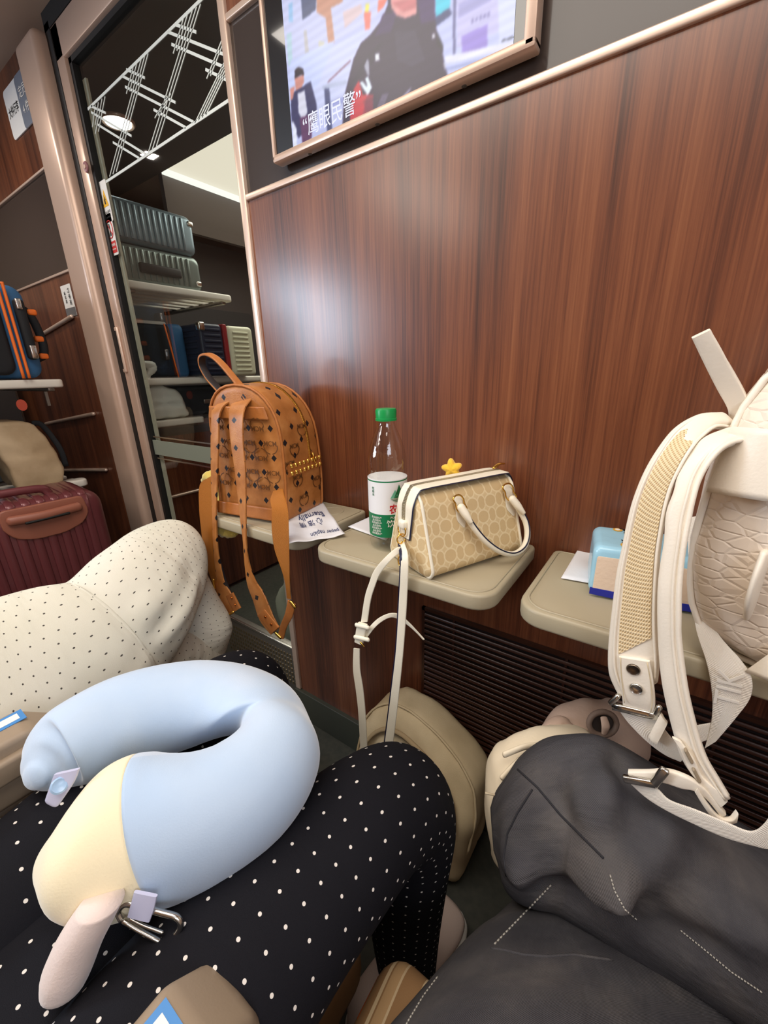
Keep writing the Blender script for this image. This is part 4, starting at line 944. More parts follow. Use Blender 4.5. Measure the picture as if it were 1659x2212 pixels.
# printed crests: letters with a laurel arc
M_print = mat('brown_print', rgb(104, 64, 30), 0.5)
def crest(mp, s, flip=False):
    f = -1 if flip else 1
    text('crest_print', 'MCM', 0.0115 * s, None, M_print, bp, th=0.0003, mapf=lambda x, y, z: mp(x * f, y * f, z), bold=0.00012)
    vs = []; fs = []
    for sg in (-1, 1):
        for k in range(5):
            a = R(20 + k * 17); cx, cy = sg * 0.0135 * math.sin(a) * s, (-0.004 - 0.0125 * math.cos(a)) * s
            b = len(vs)
            for t in range(6):
                q = 2 * math.pi * t / 6; lx, ly = 0.0032 * math.cos(q) * s, 0.0011 * math.sin(q) * s; ca, sa = math.cos(a * sg), math.sin(a * sg)
                vs.append(mp((cx + lx * ca - ly * sa) * f, (cy + lx * sa + ly * ca) * f, 0.0002))
            fs.append(tuple(range(b, b + 6)))
    mesh('laurel_print', vs, fs, M_print, bp, smooth=False)
def pitch_pos(k, l, half): return ((k + (0.4 if not half else 0.9)) * PU, (l + (0.5 if not half else 1.0)) * PV)
for k in range(-1, 5):
    for l in range(-1, 5):
        for half in (0, 1):
            # diamonds sit at uv fract .5 ; crests in the gaps between them
            u = (k + (0.4 if not half else 0.9)) * PU - 1 % PU; v = (l + (0.0 if not half else 0.5)) * PV
            u = (k + (0.4 if not half else 0.9)) * PU - (1.0 / PU % 1) * PU; v = (l + (0.0 if not half else 0.5)) * PV - (1.0 / PV % 1) * PV
            if 0.016 < u < BW - 0.016 and 0.045 < v < 0.190:
                crest(lambda x, y, z, u=u, v=v: backp(u + x, v + y, 0.0012 + abs(z) + 0.004 * (1 - ((u + x - BW / 2) / (BW / 2)) ** 2) * 0.6), 1.2, flip=(half == 1))
def sidep(y, z, off):
    q = tpr(BW + off, y, z); return bf.p(*q)
for (y, z) in ((0.040, 0.150), (0.075, 0.186), (0.085, 0.112), (0.042, 0.085), (0.110, 0.068), (0.060, 0.040), (0.020, 0.118)):
    crest(lambda x, yy, zz, y=y, z=z: sidep(y + x, z + yy, 0.0012 + abs(zz)), 1.15)
# zip along the gusset, with gold teeth, and front pocket band with studs
mzg = mat('gold_zip', rgb(214, 160, 70), 0.3, 0.9); g = N(mzg); u_, v_, _ = g.uv(); g.bump(g.math('SINE', g.math('MULTIPLY', u_, 2600.0)), 0.9, 0.001)
zi = [p for p in bo if p[1] > 0.10]
P = [bf.p(*tpr(BW / 2 + (x - BW / 2) * 1.006, 0.092, z * 1.003)) for x, z in zi]
st_ = [(p - bf.y * 0.0035, p + bf.y * 0.0035, 0.003) for p in P]
rings_mesh('zipper', edge_rings(st_, n=8, e=4, sub=1), mzg, bp)
P = [bf.p(*tpr(BW + 0.001, y, 0.104)) for y in (0.012, 0.04, 0.07, 0.10, 0.128)]
ribbon('pocket_band', P, V((0, 0, 1)), 0.026, 0.004, M_tan, bp)
fo = [(x * 0.90 + BW * 0.05, z) for x, z in arch(BW, 0.118, 0.085)]
puff('front_pocket', fo, 0.030, Fr(bf.p(0, BD * 0.86, 0.002), bf.x), mv, bp, r=0.012, bulge=0.003)
for i in range(8):
    for j in range(2):
        y = 0.022 + i * 0.0145; c = bf.p(*tpr(BW + 0.0030, y, 0.098 + j * 0.0150)) 
        lathe('stud', [(0.0, 0.0), (0.0052, 0.0), (0.0048, 0.0018), (0.0026, 0.0034), (0.0, 0.0040)], c, M_gold, bp, n=8, axis=bf.x)
tube('zip_pull', [bf.p(*tpr(BW + 0.004, 0.098, 0.125)), bf.p(BW + 0.006, 0.104, 0.118), bf.p(BW + 0.007, 0.106, 0.106)], [(0.003, 0.003), (0.004, 0.002), (0.003, 0.002)], M_gold, bp, n=8, dome=True)
# top carry handle
hpx = [(496, 868, .515), (487, 856, .512), (470, 838, .505), (450, 815, .50), (437, 790, .497), (436, 771, .495), (446, 765, .495), (462, 771, .498), (480, 787, .503), (498, 808, .508), (516, 830, .513), (530, 848, .516), (541, 866, .518)]
P = [PY(a, b, y) for a, b, y in hpx]
ribbon('carry_handle', P, V((0.25, 1, 0.15)), [0.022, 0.018, 0.015, 0.014, 0.014, 0.014, 0.014, 0.014, 0.014, 0.014, 0.015, 0.019, 0.024], 0.0045, M_tan, bp)
hc_ = PY(478, 820, .505)
ribbon('handle_edge', [p + (hc_ - p).normalized() * 0.0016 for p in P], V((0.25, 1, 0.15)), [0.018] + [0.0135] * 11 + [0.018], 0.0030, M_tanedge, bp, label='dark inner lining')
# shoulder straps
mvs = mv
Ys = 0.468
sA = [(478, 868, 500, 866, .505), (460, 884, 482, 880, .492), (457, 905, 474, 905, .484), (456, 960, 473, 960, .478), (457, 1040, 470, 1040, .472), (459, 1100, 468, 1100, .466), (460, 1150, 469, 1150, .462), (463, 1201, 473, 1201, .460), (468, 1247, 486, 1256, .458), (474, 1290, 500, 1283, .456), (483, 1328, 516, 1314, .456)]
strapY('shoulder_strap', sA, mvs, bp, th=0.0045)
strapY('strap_lining', [(464, 1195, 472, 1195, .4625), (472, 1240, 487, 1250, .4605), (478, 1282, 500, 1281, .4585)], M_tanedge, bp, th=0.006, label='dark lining')
sB = [(505, 866, 544, 862, .512), (497, 882, 531, 880, .496), (495, 905, 526, 903, .486), (499, 955, 526, 955, .479), (508, 1017, 531, 1017, .473), (515, 1078, 532, 1078, .468), (520, 1124, 532, 1124, .463), (526, 1170, 533, 1170, .459), (529, 1216, 538, 1214, .457), (535, 1262, 552, 1254, .456), (547, 1296, 569, 1280, .455), (562, 1340, 588, 1324, .455), (586, 1371, 603, 1357, .455)]
strapY('shoulder_strap', sB, mvs, bp, th=0.0045)
strapY('strap_lining', [(531, 1205, 536, 1205, .4595), (540, 1255, 549, 1250, .4585), (550, 1292, 566, 1282, .4575), (558, 1322, 572, 1312, .457)], M_tanedge, bp, th=0.0062, label='dark lining')
for (a, b, c, d, e_, f_, g_, h_) in ((489, 1287, 503, 1280, 506, 1322, 520, 1313), (557, 1330, 573, 1316, 588, 1368, 603, 1354)):
    pt = strapY('strap_end', [(a, b, c, d, .4535), ((a + e_) / 2, (b + f_) / 2, (c + g_) / 2, (d + h_) / 2, .4535), (e_, f_, g_, h_, .4535)], M_tan, bp, th=0.0055)
    for t in (0.25, 0.68):
        c_ = PY((a + c) / 2 * (1 - t) + (e_ + g_) / 2 * t, (b + d) / 2 * (1 - t) + (f_ + h_) / 2 * t, .4500)
        lathe('rivet', [(0, 0), (0.0030, 0), (0.0026, 0.0012), (0, 0.0018)], c_, mat('copper_rivet', rgb(190, 110, 50), 0.2, 1.0), pt, n=14, axis=V((0, -1, 0)))
wR = [(590, 1062, 612, 1056, .495), (584, 1080, 614, 1070, .470), (587, 1100, 622, 1102, .452), (587, 1140, 624, 1146, .442), (593, 1186, 625, 1201, .438), (609, 1232, 626, 1247, .437), (617, 1263, 627, 1278, .437), (620, 1292, 629, 1294, .437)]
strapY('webbing', wR, M_web, bp, th=0.0022)
wL = [(455, 1030, 475, 1024, .50), (432, 1047, 464, 1038, .484), (430, 1093, 462, 1093, .472), (434, 1140, 461, 1140, .466), (440, 1186, 460, 1186, .462), (450, 1232, 465, 1232, .459), (458, 1256, 467, 1253, .458), (468, 1300, 480, 1296, .458)]
strapY('webbing', wL, M_web, bp, th=0.0022)
strapY('strap_link', [(622, 1296, 638, 1306, .437), (616, 1325, 632, 1332, .440), (606, 1350, 620, 1355, .447), (600, 1376, 613, 1380, .453)], M_tan, bp, th=0.003)
strapY('strap_link', [(463, 1262, 470, 1258, .457), (470, 1300, 484, 1300, .456), (482, 1334, 492, 1336, .456)], M_tan, bp, th=0.003)
for a, b, c, d in ((628, 1300, 637, 1312), (596, 1368, 606, 1378), (486, 1332, 504, 1322), (461, 1252, 464, 1270)):
    yb_ = .433 if a == 628 else .450; p, q = PY(a, b, yb_), PY(c, d, yb_); rings_mesh('strap_buckle', tube_rings([p, (p + q) / 2, q], [(0.0026, 0.0036)] * 3, 10, 2, dome=True), M_gold, bp)
# pale yellow fluffy thing behind it
M_fluff = mat('yellow_fluff', rgb(222, 196, 96), 0.95, bump=1.0, bscale=160, sheen=0.5)
c = PY(478, 1144, 0.50)
fl = thing('plush_charm', 'fluffy pale yellow charm hanging below the leftmost tray behind the tan backpack', 'plush charm', tuple(c))
def nz(s, k): return lambda co: k * (math.sin(co.x * s) * math.sin(co.y * s * 1.1 + 1) * math.sin(co.z * s * 0.9 + 2) + 0.5 * math.sin(co.x * s * 2.3 + co.z * s * 1.9))
tube('plush_paw', [PY(462, 1135, .50), PY(478, 1146, .495), PY(500, 1150, .50), PY(508, 1146, .505)], [(0.008, 0.010), (0.013, 0.013), (0.014, 0.013), (0.008, 0.009)], M_fluff, fl, dome=True, disp=nz(300, 0.002), n=20)
tube('plush_body', [PY(441, 1040, .545), PY(450, 1030, .545), PY(466, 1035, .55), PY(478, 1070, .56), PY(474, 1120, .54)], [(0.006, 0.008), (0.013, 0.013), (0.014, 0.016), (0.012, 0.016), (0.008, 0.012)], M_fluff, fl, dome=True, disp=nz(300, 0.002), n=20)

# ================================================================== white backpack on the right tray
wo = V((0.066, 0.470, ZT + 0.001)); wf = Fr(wo, V((0.985, -0.14, 0)))
wb = thing('white_backpack', 'white crocodile-embossed leather backpack with padded straps on the right tray', 'backpack', tuple(wf.p(0.12, 0.07, 0)))
mc = mat('white_embossed_leather', rgb(234, 220, 204), 0.42); g = N(mc); u_, v_, uvs_ = g.uv()
mp = g.new('Mapping'); mp.inputs['Scale'].default_value = (58, 100, 1); g.nt.links.new(uvs_, mp.inputs[0])
vo = g.new('TexVoronoi'); vo.feature = 'DISTANCE_TO_EDGE'; vo.inputs['Scale'].default_value = 1.0; vo.inputs['Randomness'].default_value = 0.7; g.nt.links.new(mp.outputs[0], vo.inputs[0])
hh = g.math('MINIMUM', vo.outputs[0], 0.12); g.bump(g.math('MULTIPLY', hh, 8.0), 0.55, 0.0012)
M_wl = mat('white_plain_leather', rgb(240, 230, 214), 0.4, bump=0.12, bscale=400)
WW, WD_, WH = 0.27, 0.155, 0.295
wout = []
for x, z in densify([(0.020, 0.0), (0.25, 0.0), (0.265, 0.01), (0.27, 0.05), (0.272, 0.15), (0.262, 0.24), (0.24, 0.285), (0.17, 0.300), (0.09, 0.302), (0.040, 0.306), (-0.002, 0.300), (-0.022, 0.275), (-0.034, 0.20), (-0.038, 0.12), (-0.030, 0.05), (-0.010, 0.010)], 0.02): wout.append((x, z))
def wsm(o, it=2):
    for _ in range(it):
        n = len(o); o = [((o[i - 1][0] + 2 * o[i][0] + o[(i + 1) % n][0]) / 4, (o[i - 1][1] + 2 * o[i][1] + o[(i + 1) % n][1]) / 4) for i in range(n)]
    return o
wout = wsm(wout)
def wt(x, y, z): return x, y - 0.012 * math.sin(min(1, z / WH) * math.pi) , z
puff('bag_body', wout, WD_, wf, mc, wb, r=0.034, steps=6, bulge=0.012, taper=wt, disp=nz(45, 0.0018))
def wback(u, v, off): q = wt(u, -0.010 - off, v); return wf.p(*q)
def wpatch(name, pts, off, m, th=0.002, n=10, disp=0):
    vs = []; fs = []
    for j in range(n + 1):
        for i in range(n + 1):
            s, t = i / n, j / n
            u = (pts[0][0] * (1 - s) + pts[1][0] * s) * (1 - t) + (pts[3][0] * (1 - s) + pts[2][0] * s) * t
            v = (pts[0][1] * (1 - s) + pts[1][1] * s) * (1 - t) + (pts[3][1] * (1 - s) + pts[2][1] * s) * t
            ed = min(1, 6 * min(s, 1 - s)); vs.append(wback(u, v, off * ed + disp * math.sin(s * 8) * math.sin(t * 5)))
    for j in range(n):
        for i in range(n): a = j * (n + 1) + i; fs.append((a, a + 1, a + n + 2, a + n + 1))
    o = mesh(name, vs, fs, m, wb); md = o.modifiers.new('s', 'SOLIDIFY'); md.thickness = th; return o
wpatch('top_yoke', [(-0.030, 0.176), (0.258, 0.176), (0.250, 0.234), (-0.024, 0.234)], 0.006, M_wl)
wpatch('lower_panel', [(0.030, 0.006), (0.245, 0.006), (0.245, 0.055), (0.050, 0.055)], 0.005, M_wl)
P = [wf.p(*wt(x * 0.97 + 0.004, 0.014, z * 0.985 + 0.002)) for x, z in wout]
rings_mesh('piping', tube_rings(P, 0.0030, 8, 1, loop=True), M_wl, wb, loop=True)
# crumpled roll top
tube('gathered_top', [wf.p(0.004, 0.035, 0.262), wf.p(0.032, 0.030, 0.308), wf.p(0.13, 0.04, 0.322), wf.p(0.20, 0.05, 0.305), wf.p(0.25, 0.07, 0.27)], [(0.025, 0.018), (0.045, 0.024), (0.05, 0.024), (0.045, 0.022), (0.02, 0.02)], mc, wb, dome=True, disp=nz(90, 0.004), n=28)
tube('side_flap', [PY(1655, 1195, .455), PY(1640, 1240, .452), PY(1625, 1290, .455), PY(1615, 1330, .462)], [(0.004, 0.014), (0.004, 0.018), (0.004, 0.016), (0.003, 0.006)], M_wl, wb, n=14, dome=True)
box('front_flap', tuple(wf.p(0.085, -0.030, 0.075)), tuple(wf.p(0.20, -0.012, 0.150)), M_wl, wb, bev=0.008)
# carry loop
strapY('carry_loop', [(1577, 928, 1634, 946, .498), (1574, 900, 1625, 905, .494), (1570, 878, 1621, 876, .488), (1548, 838, 1604, 838, .480), (1527, 798, 1578, 790, .472), (1507, 757, 1555, 747, .465), (1494, 730, 1534, 711, .460)], M_wl, wb, th=0.006, e=6)
strapY('carry_loop_inner', [(1536, 713, 1500, 734, .475), (1556, 752, 1512, 762, .484), (1585, 800, 1536, 805, .492), (1612, 850, 1560, 850, .50), (1620, 880, 1575, 882, .508)], M_wl, wb, th=0.004, e=6)
M_mesh = mat('beige_airmesh', rgb(226, 200, 156), 0.7); g = N(M_mesh); u_, v_, _ = g.uv()
a = g.frac(g.math('ADD', u_, v_), 0.0042); b = g.frac(g.math('SUBTRACT', u_, v_), 0.0042)
d = g.math('ADD', g.math('POWER', a, 2.0), g.math('POWER', b, 2.0)); hole = g.math('LESS_THAN', d, 0.0000013)
g.nt.links.new(g.mix(hole, rgb(234, 212, 172), rgb(188, 156, 108)), g.b.inputs['Base Color']); g.bump(g.math('MULTIPLY', d, 200000.0, clamp=True), 0.6, 0.001)
# padded strap with the airmesh side showing
YA = 0.432
SL = [(1548, 894), (1498, 902), (1454, 928), (1418, 975), (1389, 1025), (1367, 1080), (1353, 1134), (1342, 1188), (1331, 1242), (1322, 1315), (1316, 1369), (1313, 1423), (1317, 1459), (1336, 1500)]
SR = [(1580, 925), (1550, 922), (1520, 945), (1502, 965), (1480, 1000), (1457, 1047), (1444, 1090), (1436, 1134), (1428, 1188), (1424, 1252), (1422, 1315), (1423, 1369), (1426, 1423), (1422, 1470)]
YY = [.490, .475, .462, .450, .442, .437, .434, .432, .430, .428, .427, .426, .426, .426]
pad = strapY('shoulder_strap', [(l[0], l[1], r_[0], r_[1], y) for l, r_, y in zip(SL, SR, YY)], M_wl, wb, th=0.012, e=3.2, n=24)
def lerp2(a, b, t): return (a[0] + (b[0] - a[0]) * t, a[1] + (b[1] - a[1]) * t)
mm_ = []
for l, r_, y in list(zip(SL, SR, YY))[1:-2]:
    p, q = lerp2(l, r_, 0.20), lerp2(l, r_, 0.86); mm_.append((p[0], p[1], q[0], q[1], y - 0.0050))
strapY('mesh_lining', mm_, M_mesh, pad, th=0.004, e=4, label='beige airmesh lining')
for t in (0.12, 0.91):
    rings_mesh('stitched_rim', tube_rings([PY(*lerp2(l, r_, t), y - 0.0058) for l, r_, y in zip(SL, SR, YY)], 0.0014, 8, 4), M_wl, pad)
tabp = strapY('strap_end', [(1337, 1418, 1404, 1428, YA - 0.014), (1338, 1460, 1412, 1470, YA - 0.014), (1343, 1500, 1416, 1515, YA - 0.013), (1345, 1520, 1412, 1543, YA - 0.010)], M_wl, pad, th=0.004, e=6)
for x, y, m_, lb in ((1368, 1446, mat('dark_nickel', rgb(120, 108, 96), 0.3, 1.0), 'dark metal snap'), (1374, 1487, M_chrome, 'bright embossed snap')):
    sn_ = lathe('snap', [(0, 0), (0.0062, 0), (0.0062, 0.0008), (0.0054, 0.0016), (0.0046, 0.0010), (0, 0.0010)], PY(x, y, YA - 0.0162), m_, tabp, n=28, axis=V((0, -1, 0.0)), label=lb)
for l in ([(1337, 1420), (1339, 1460), (1344, 1500), (1346, 1518)], [(1401, 1431), (1408, 1470), (1412, 1512), (1409, 1538)]):
    for i in range(len(l) - 1):
        pass
    rings_mesh('stitching', tube_rings([PY(a + (3 if l[0][0] < 1350 else -3), b, YA - 0.0162) for a, b in l], 0.0004, 5, 3), mat('stitch_thread', rgb(214, 196, 160), 0.7), tabp)
# buckle bar
p, q = PY(1322, 1524, .420), PY(1422, 1548, .420)
bar_ = rings_mesh('strap_buckle', tube_rings([p, (p + q) / 2, q], [(0.0028, 0.0042)] * 3, 12, 2, e=5), M_chrome, wb)
for a, b, c, d in ((1320, 1518, 1334, 1504), (1418, 1540, 1424, 1528)):
    rings_mesh('buckle_arm', tube_rings([PY(a, b, .419), PY(c, d, .419)], 0.003, 8, 2, dome=True), M_chrome, bar_)
# second padded strap seen on its leather side
TL = [(1563, 931), (1516, 953), (1483, 993), (1465, 1025), (1456, 1062), (1440, 1108), (1436, 1170), (1427, 1224), (1422, 1278), (1422, 1351), (1426, 1423), (1434, 1489), (1454, 1574), (1474, 1636), (1514, 1693), (1556, 1740)]
TR = [(1639, 947), (1581, 958), (1545, 986), (1516, 1033), (1501, 1080), (1492, 1127), (1483, 1170), (1476, 1224), (1472, 1278), (1471, 1333), (1472, 1387), (1486, 1489), (1506, 1574), (1526, 1636), (1554, 1686), (1574, 1722)]
TY = [.472, .456, .445, .438, .432, .428, .424, .421, .418, .416, .415, .412, .410, .408, .407, .406]
pad2 = strapY('shoulder_strap', [(l[0], l[1], r_[0], r_[1], y, y - 0.006) for l, r_, y in zip(TL, TR, TY)], M_wl, wb, th=0.011, e=3.0, n=24)
for t in (0.62, 0.90):
    rings_mesh('stitched_rim', tube_rings([PY(*lerp2(l, r_, t), y - 0.0095) for l, r_, y in zip(TL, TR, TY)], 0.0012 if t < .8 else 0.0022, 8, 4), M_wl, pad2)
# slots in the strap end
ed2 = strapY('strap_end', [(1452, 1592, 1470, 1600, .399), (1468, 1618, 1500, 1640, .398), (1490, 1665, 1520, 1680, .398), (1530, 1712, 1566, 1716, .398), (1556, 1742, 1572, 1728, .398)], M_wl, pad2, th=0.004)
for x, y, a_ in ((1487, 1632, 60), (1504, 1673, 62)):
    tube('slot', [PY(x - 6, y - 12, .3955), PY(x, y, .3955), PY(x + 7, y + 13, .3955)], [(0.0030, 0.0015)] * 3, mat('slot_grey', rgb(150, 134, 112), 0.5), ed2, n=10, dome=True)
# wide webbing with the woven letters
M_ww = mat('white_webbing', rgb(226, 218, 206), 0.6); g = N(M_ww); u_, v_, _ = g.uv()
g.bump(g.math('SINE', g.math('MULTIPLY', g.math('ADD', u_, g.math('ABSOLUTE', g.frac(v_, 0.02))), 3400.0)), 0.3, 0.0006)
WLs = [(1484, 1120, .56), (1487, 1200, .53), (1494, 1290, .50), (1504, 1362, .476), (1524, 1425, .462), (1535, 1474, .456), (1539, 1524, .454), (1534, 1572, .452), (1522, 1616, .45)]
WRs = [(1520, 1112, .56), (1522, 1200, .53), (1530, 1290, .50), (1548, 1362, .476), (1600, 1425, .462), (1623, 1462, .456), (1622, 1505, .454), (1592, 1548, .452), (1548, 1600, .45)]
webb = rings_mesh('wide_webbing', edge_rings([(PY(*a), PY(*b), 0.002) for a, b in zip(WLs, WRs)], n=14, e=6, sub=6), M_ww, wb, autos=50)
strapY('wide_webbing', [(1545, 1560, 1548, 1590, .455), (1510, 1566, 1516, 1602, .45), (1490, 1572, 1500, 1608, .446)], M_ww, wb, th=0.002)
pK = PY(1583, 1482, .4515); right = (PY(1580, 1440, .4515) - PY(1562, 1540, .4515)).normalized()
nrm = V((0, -1, 0.0)); 
text('woven_letters', 'TIK', 0.028, Fr(PY(1577, 1488, .4530), right, nrm), mat('woven_white', rgb(238, 232, 222), 0.5), webb, th=0.0008)
# lower adjusting webbing from the first buckle
strapY('adjust_webbing', [(1334, 1530, 1418, 1548, .424), (1358, 1562, 1440, 1580, .424), (1398, 1602, 1456, 1600, .424), (1436, 1630, 1466, 1612, .424), (1470, 1645, 1480, 1630, .424)], M_ww, wb, th=0.0025)
strapY('webbing_loop', [(1402, 1590, 1428, 1540, .419), (1408, 1600, 1434, 1550, .418), (1418, 1606, 1442, 1560, .418)], M_wl, wb, th=0.006)
# second buckle lying over the knee, tongue and the loose end
strapY('adjust_webbing', [(1357, 1664, 1358, 1678, .392), (1400, 1664, 1402, 1682, .392), (1440, 1662, 1440, 1690, .392), (1475, 1672, 1470, 1700, .392), (1505, 1688, 1500, 1706, .394), (1535, 1715, 1528, 1726, .398), (1568, 1755, 1556, 1760, .40)], M_wl, wb, th=0.006)
for a, b, c, d in ((1350, 1682, 1412, 1693), (1412, 1693, 1436, 1664)):
    rings_mesh('strap_buckle', tube_rings([PY(a, b, .386), PY(c, d, .386)], [(0.0024, 0.0040)] * 2, 12, 2, e=5, dome=True), M_chrome, wb)
strapY('strap_tongue', [(1506, 1700, 1500, 1708, .392), (1528, 1735, 1520, 1740, .394), (1552, 1762, 1545, 1772, .396), (1578, 1768, 1572, 1776, .398), (1592, 1752, 1588, 1774, .40)], M_wl, wb, th=0.005)
strapY('adjust_webbing', [(1362, 1692, 1366, 1680, .392), (1395, 1722, 1415, 1700, .388), (1436, 1748, 1446, 1728, .384), (1490, 1775, 1500, 1748, .380), (1560, 1806, 1568, 1776, .376), (1620, 1824, 1622, 1796, .374), (1668, 1832, 1655, 1775, .374), (1690, 1800, 1672, 1740, .376)], M_ww, wb, th=0.0025)

# ================================================================== beige canvas backpack on the floor
M_canv = mat('beige_canvas', rgb(200, 180, 144), 0.8, mix=rgb(212, 192, 156), mscale=18, bump=0.25, bscale=600)
cf = Fr(V((-0.500, 0.520, 0.002)), V((0.96, -0.02, 0)))
cb = thing('canvas_backpack', 'beige canvas backpack standing on the floor against the wood wall under the trays', 'backpack', (-0.35, 0.56, 0))
co_ = wsm(densify([(0.02, 0.0), (0.27, 0.0), (0.288, 0.012), (0.295, 0.10), (0.300, 0.22), (0.285, 0.285), (0.245, 0.330), (0.19, 0.362), (0.12, 0.382), (0.07, 0.378), (0.035, 0.350), (0.01, 0.305), (0.0, 0.20), (0.0, 0.02)], 0.016), 1)
co_ = [(x, z * 0.90) for x, z in co_]
def ct(x, y, z): return x + 0.02 * (z / 0.38) * (1 if y > 0 else 1), y * (1 - 0.45 * (z / 0.40) ** 2) + 0.075 * (z / 0.40) ** 2, z
puff('bag_body', co_, 0.135, cf, M_canv, cb, r=0.035, steps=6, bulge=0.010, taper=ct, disp=nz(38, 0.0035))
pk = wsm(densify(rrect(0.045, 0.250, 0.030, 0.185, 0.035), 0.014), 1)
puff('front_pocket', pk, 0.026, Fr(cf.p(0, -0.030, 0), cf.x), M_canv, cb, r=0.012, bulge=0.004, disp=nz(60, 0.0015))
zo = [p for p in co_ if p[1] > 0.10]
P = [cf.p(*ct(0.15 + (x - 0.15) * 0.80, 0.002, z * 0.90)) - cf.y * 0.012 for x, z in zo]
rings_mesh('zip_seam', tube_rings(P, [(0.0035, 0.005)] * len(P), 8, 1), mat('canvas_seam', rgb(166, 144, 110), 0.8), cb)
P = [cf.p(*ct(0.15 + (x - 0.15) * 1.0, 0.020, z * 1.0)) for x, z in zo]
rings_mesh('piping', tube_rings(P, 0.0025, 8, 1), M_canv, cb)

# ================================================================== people: seated passengers seen from the laps down
def dotmat(name, base, dot, pitch, rad, rough=0.85, tri=False, fold=0.0, mixc=None):
    m = mat(name, base, rough, spec=0.25); g = N(m); u_, v_, uvs_ = g.uv()
    row = g.math('FLOOR', g.math('DIVIDE', v_, pitch)); odd = g.math('MULTIPLY', g.math('MODULO', row, 2.0), 0.5)
    fu = g.math('MULTIPLY', g.math('SUBTRACT', g.math('FRACT', g.math('ADD', g.math('DIVIDE', u_, pitch), odd)), 0.5), pitch)
    fv = g.frac(v_, pitch)
    d = g.math('SQRT', g.math('ADD', g.math('POWER', fu, 2.0), g.math('POWER', fv, 2.0)))
    k = g.math('LESS_THAN', d, rad)
    b = base
    if mixc:
        n_ = g.noise(uvs_, 6, 3); b = g.ramp(n_, [(0.35, base), (0.65, mixc)])
    g.nt.links.new(g.mix(k, b, dot), g.b.inputs['Base Color'])
    wv_ = g.noise(uvs_, 1400, 2); fo = g.noise(uvs_, 5, 3, (4.0, 1.0, 1))
    h = g.math('ADD', g.math('MULTIPLY', wv_, 0.10), g.math('MULTIPLY', fo, fold))
    h2 = g.math('ADD', h, g.math('MULTIPLY', k, 0.12)); g.bump(h2, 0.6, 0.006)
    return m
M_bdot = dotmat('black_dotted_cloth', rgb(18, 18, 25), rgb(228, 222, 216), 0.0195, 0.00150, fold=1.0)
M_wdot = dotmat('ivory_dotted_cloth', rgb(212, 210, 196), rgb(80, 76, 72), 0.0155, 0.00115, fold=3.0, mixc=rgb(219, 216, 204))
def joinlofts(name, lofts, m, parent, label=None, disps=None):
    """several closed sweeps joined in one mesh"""
    obs = [rings_mesh('part', r, m, None, uvs=True, disp=(disps[i] if disps else None)) for i, r in enumerate(lofts)]
    bm = bmesh.new()
    for o in obs: bm.from_mesh(o.data)
    me = bpy.data.meshes.new(name); bm.to_mesh(me); bm.free()
    for o in obs: d = o.data; bpy.data.objects.remove(o); bpy.data.meshes.remove(d)
    return link(name, me, m, parent, True, label)
def limb(pts, rads, n=40, sub=8, e=2.0, up=V((0, 0, 1))):
    return tube_rings([V(p) for p in pts], rads, n, sub, up, e, dome=True)
Z = lambda z: H + z
def wave(fx, amp, ph=0.0, ax=(1, 0.3, 0.6), band=None):
    a = V(ax).normalized()
    def f(co):
        t = co.dot(a); u = co.dot(V((a.y, -a.x, 0.3)).normalized())
        return amp * (math.sin(t * fx + ph + 1.5 * math.sin(u * fx * 0.22)) * (0.6 + 0.4 * math.sin(u * fx * 0.31 + ph)) + 0.35 * math.sin(t * fx * 2.1 + ph * 2))
    return f

# ---- passenger in black dotted clothes (middle seat)
pa = thing('person', 'person in black clothes with small white dots, a blue neck pillow on the lap', 'person', (-0.37, 0.1, 0.0), None)
thighR = limb([(-0.22, -0.20, Z(-.50)), (-0.23, -0.06, Z(-.487)), (-0.232, 0.06, Z(-.480)), (-0.226, 0.16, Z(-.480)), (-0.215, 0.25, Z(-.485)), (-0.208, 0.305, Z(-.515)), (-0.205, 0.325, Z(-.57)), (-0.208, 0.325, Z(-.65)), (-0.215, 0.33, Z(-.80)), (-0.22, 0.34, Z(-.95))],
              [(.088, .072), (.086, .070), (.082, .068), (.076, .066), (.070, .066), (.068, .066), (.066, .062), (.062, .058), (.055, .052), (.05, .045)])
thighL = limb([(-0.44, -0.20, Z(-.50)), (-0.45, -0.05, Z(-.49)), (-0.475, 0.08, Z(-.485)), (-0.500, 0.20, Z(-.485)), (-0.525, 0.29, Z(-.490)), (-0.535, 0.335, Z(-.525)), (-0.53, 0.35, Z(-.60)), (-0.52, 0.36, Z(-.80)), (-0.52, 0.37, Z(-.95))],
              [(.085, .07), (.083, .07), (.078, .068), (.07, .065), (.064, .062), (.060, .060), (.057, .055), (.05, .05), (.045, .045)])
lapm = limb([(-0.335, -0.20, Z(-.50)), (-0.34, -0.04, Z(-.495)), (-0.345, 0.08, Z(-.500)), (-0.35, 0.17, Z(-.520))], [(.11, .060), (.105, .055), (.095, .045), (.07, .03)])
wa = wave(26, 0.0022, 0.4, (1, 0.6, 0.2))
joinlofts('trousers', [thighR, thighL, lapm], M_bdot, pa, 'black cloth with white dots', [wa, wa, wa])
M_skin = mat('skin', rgb(214, 170, 146), 0.5)
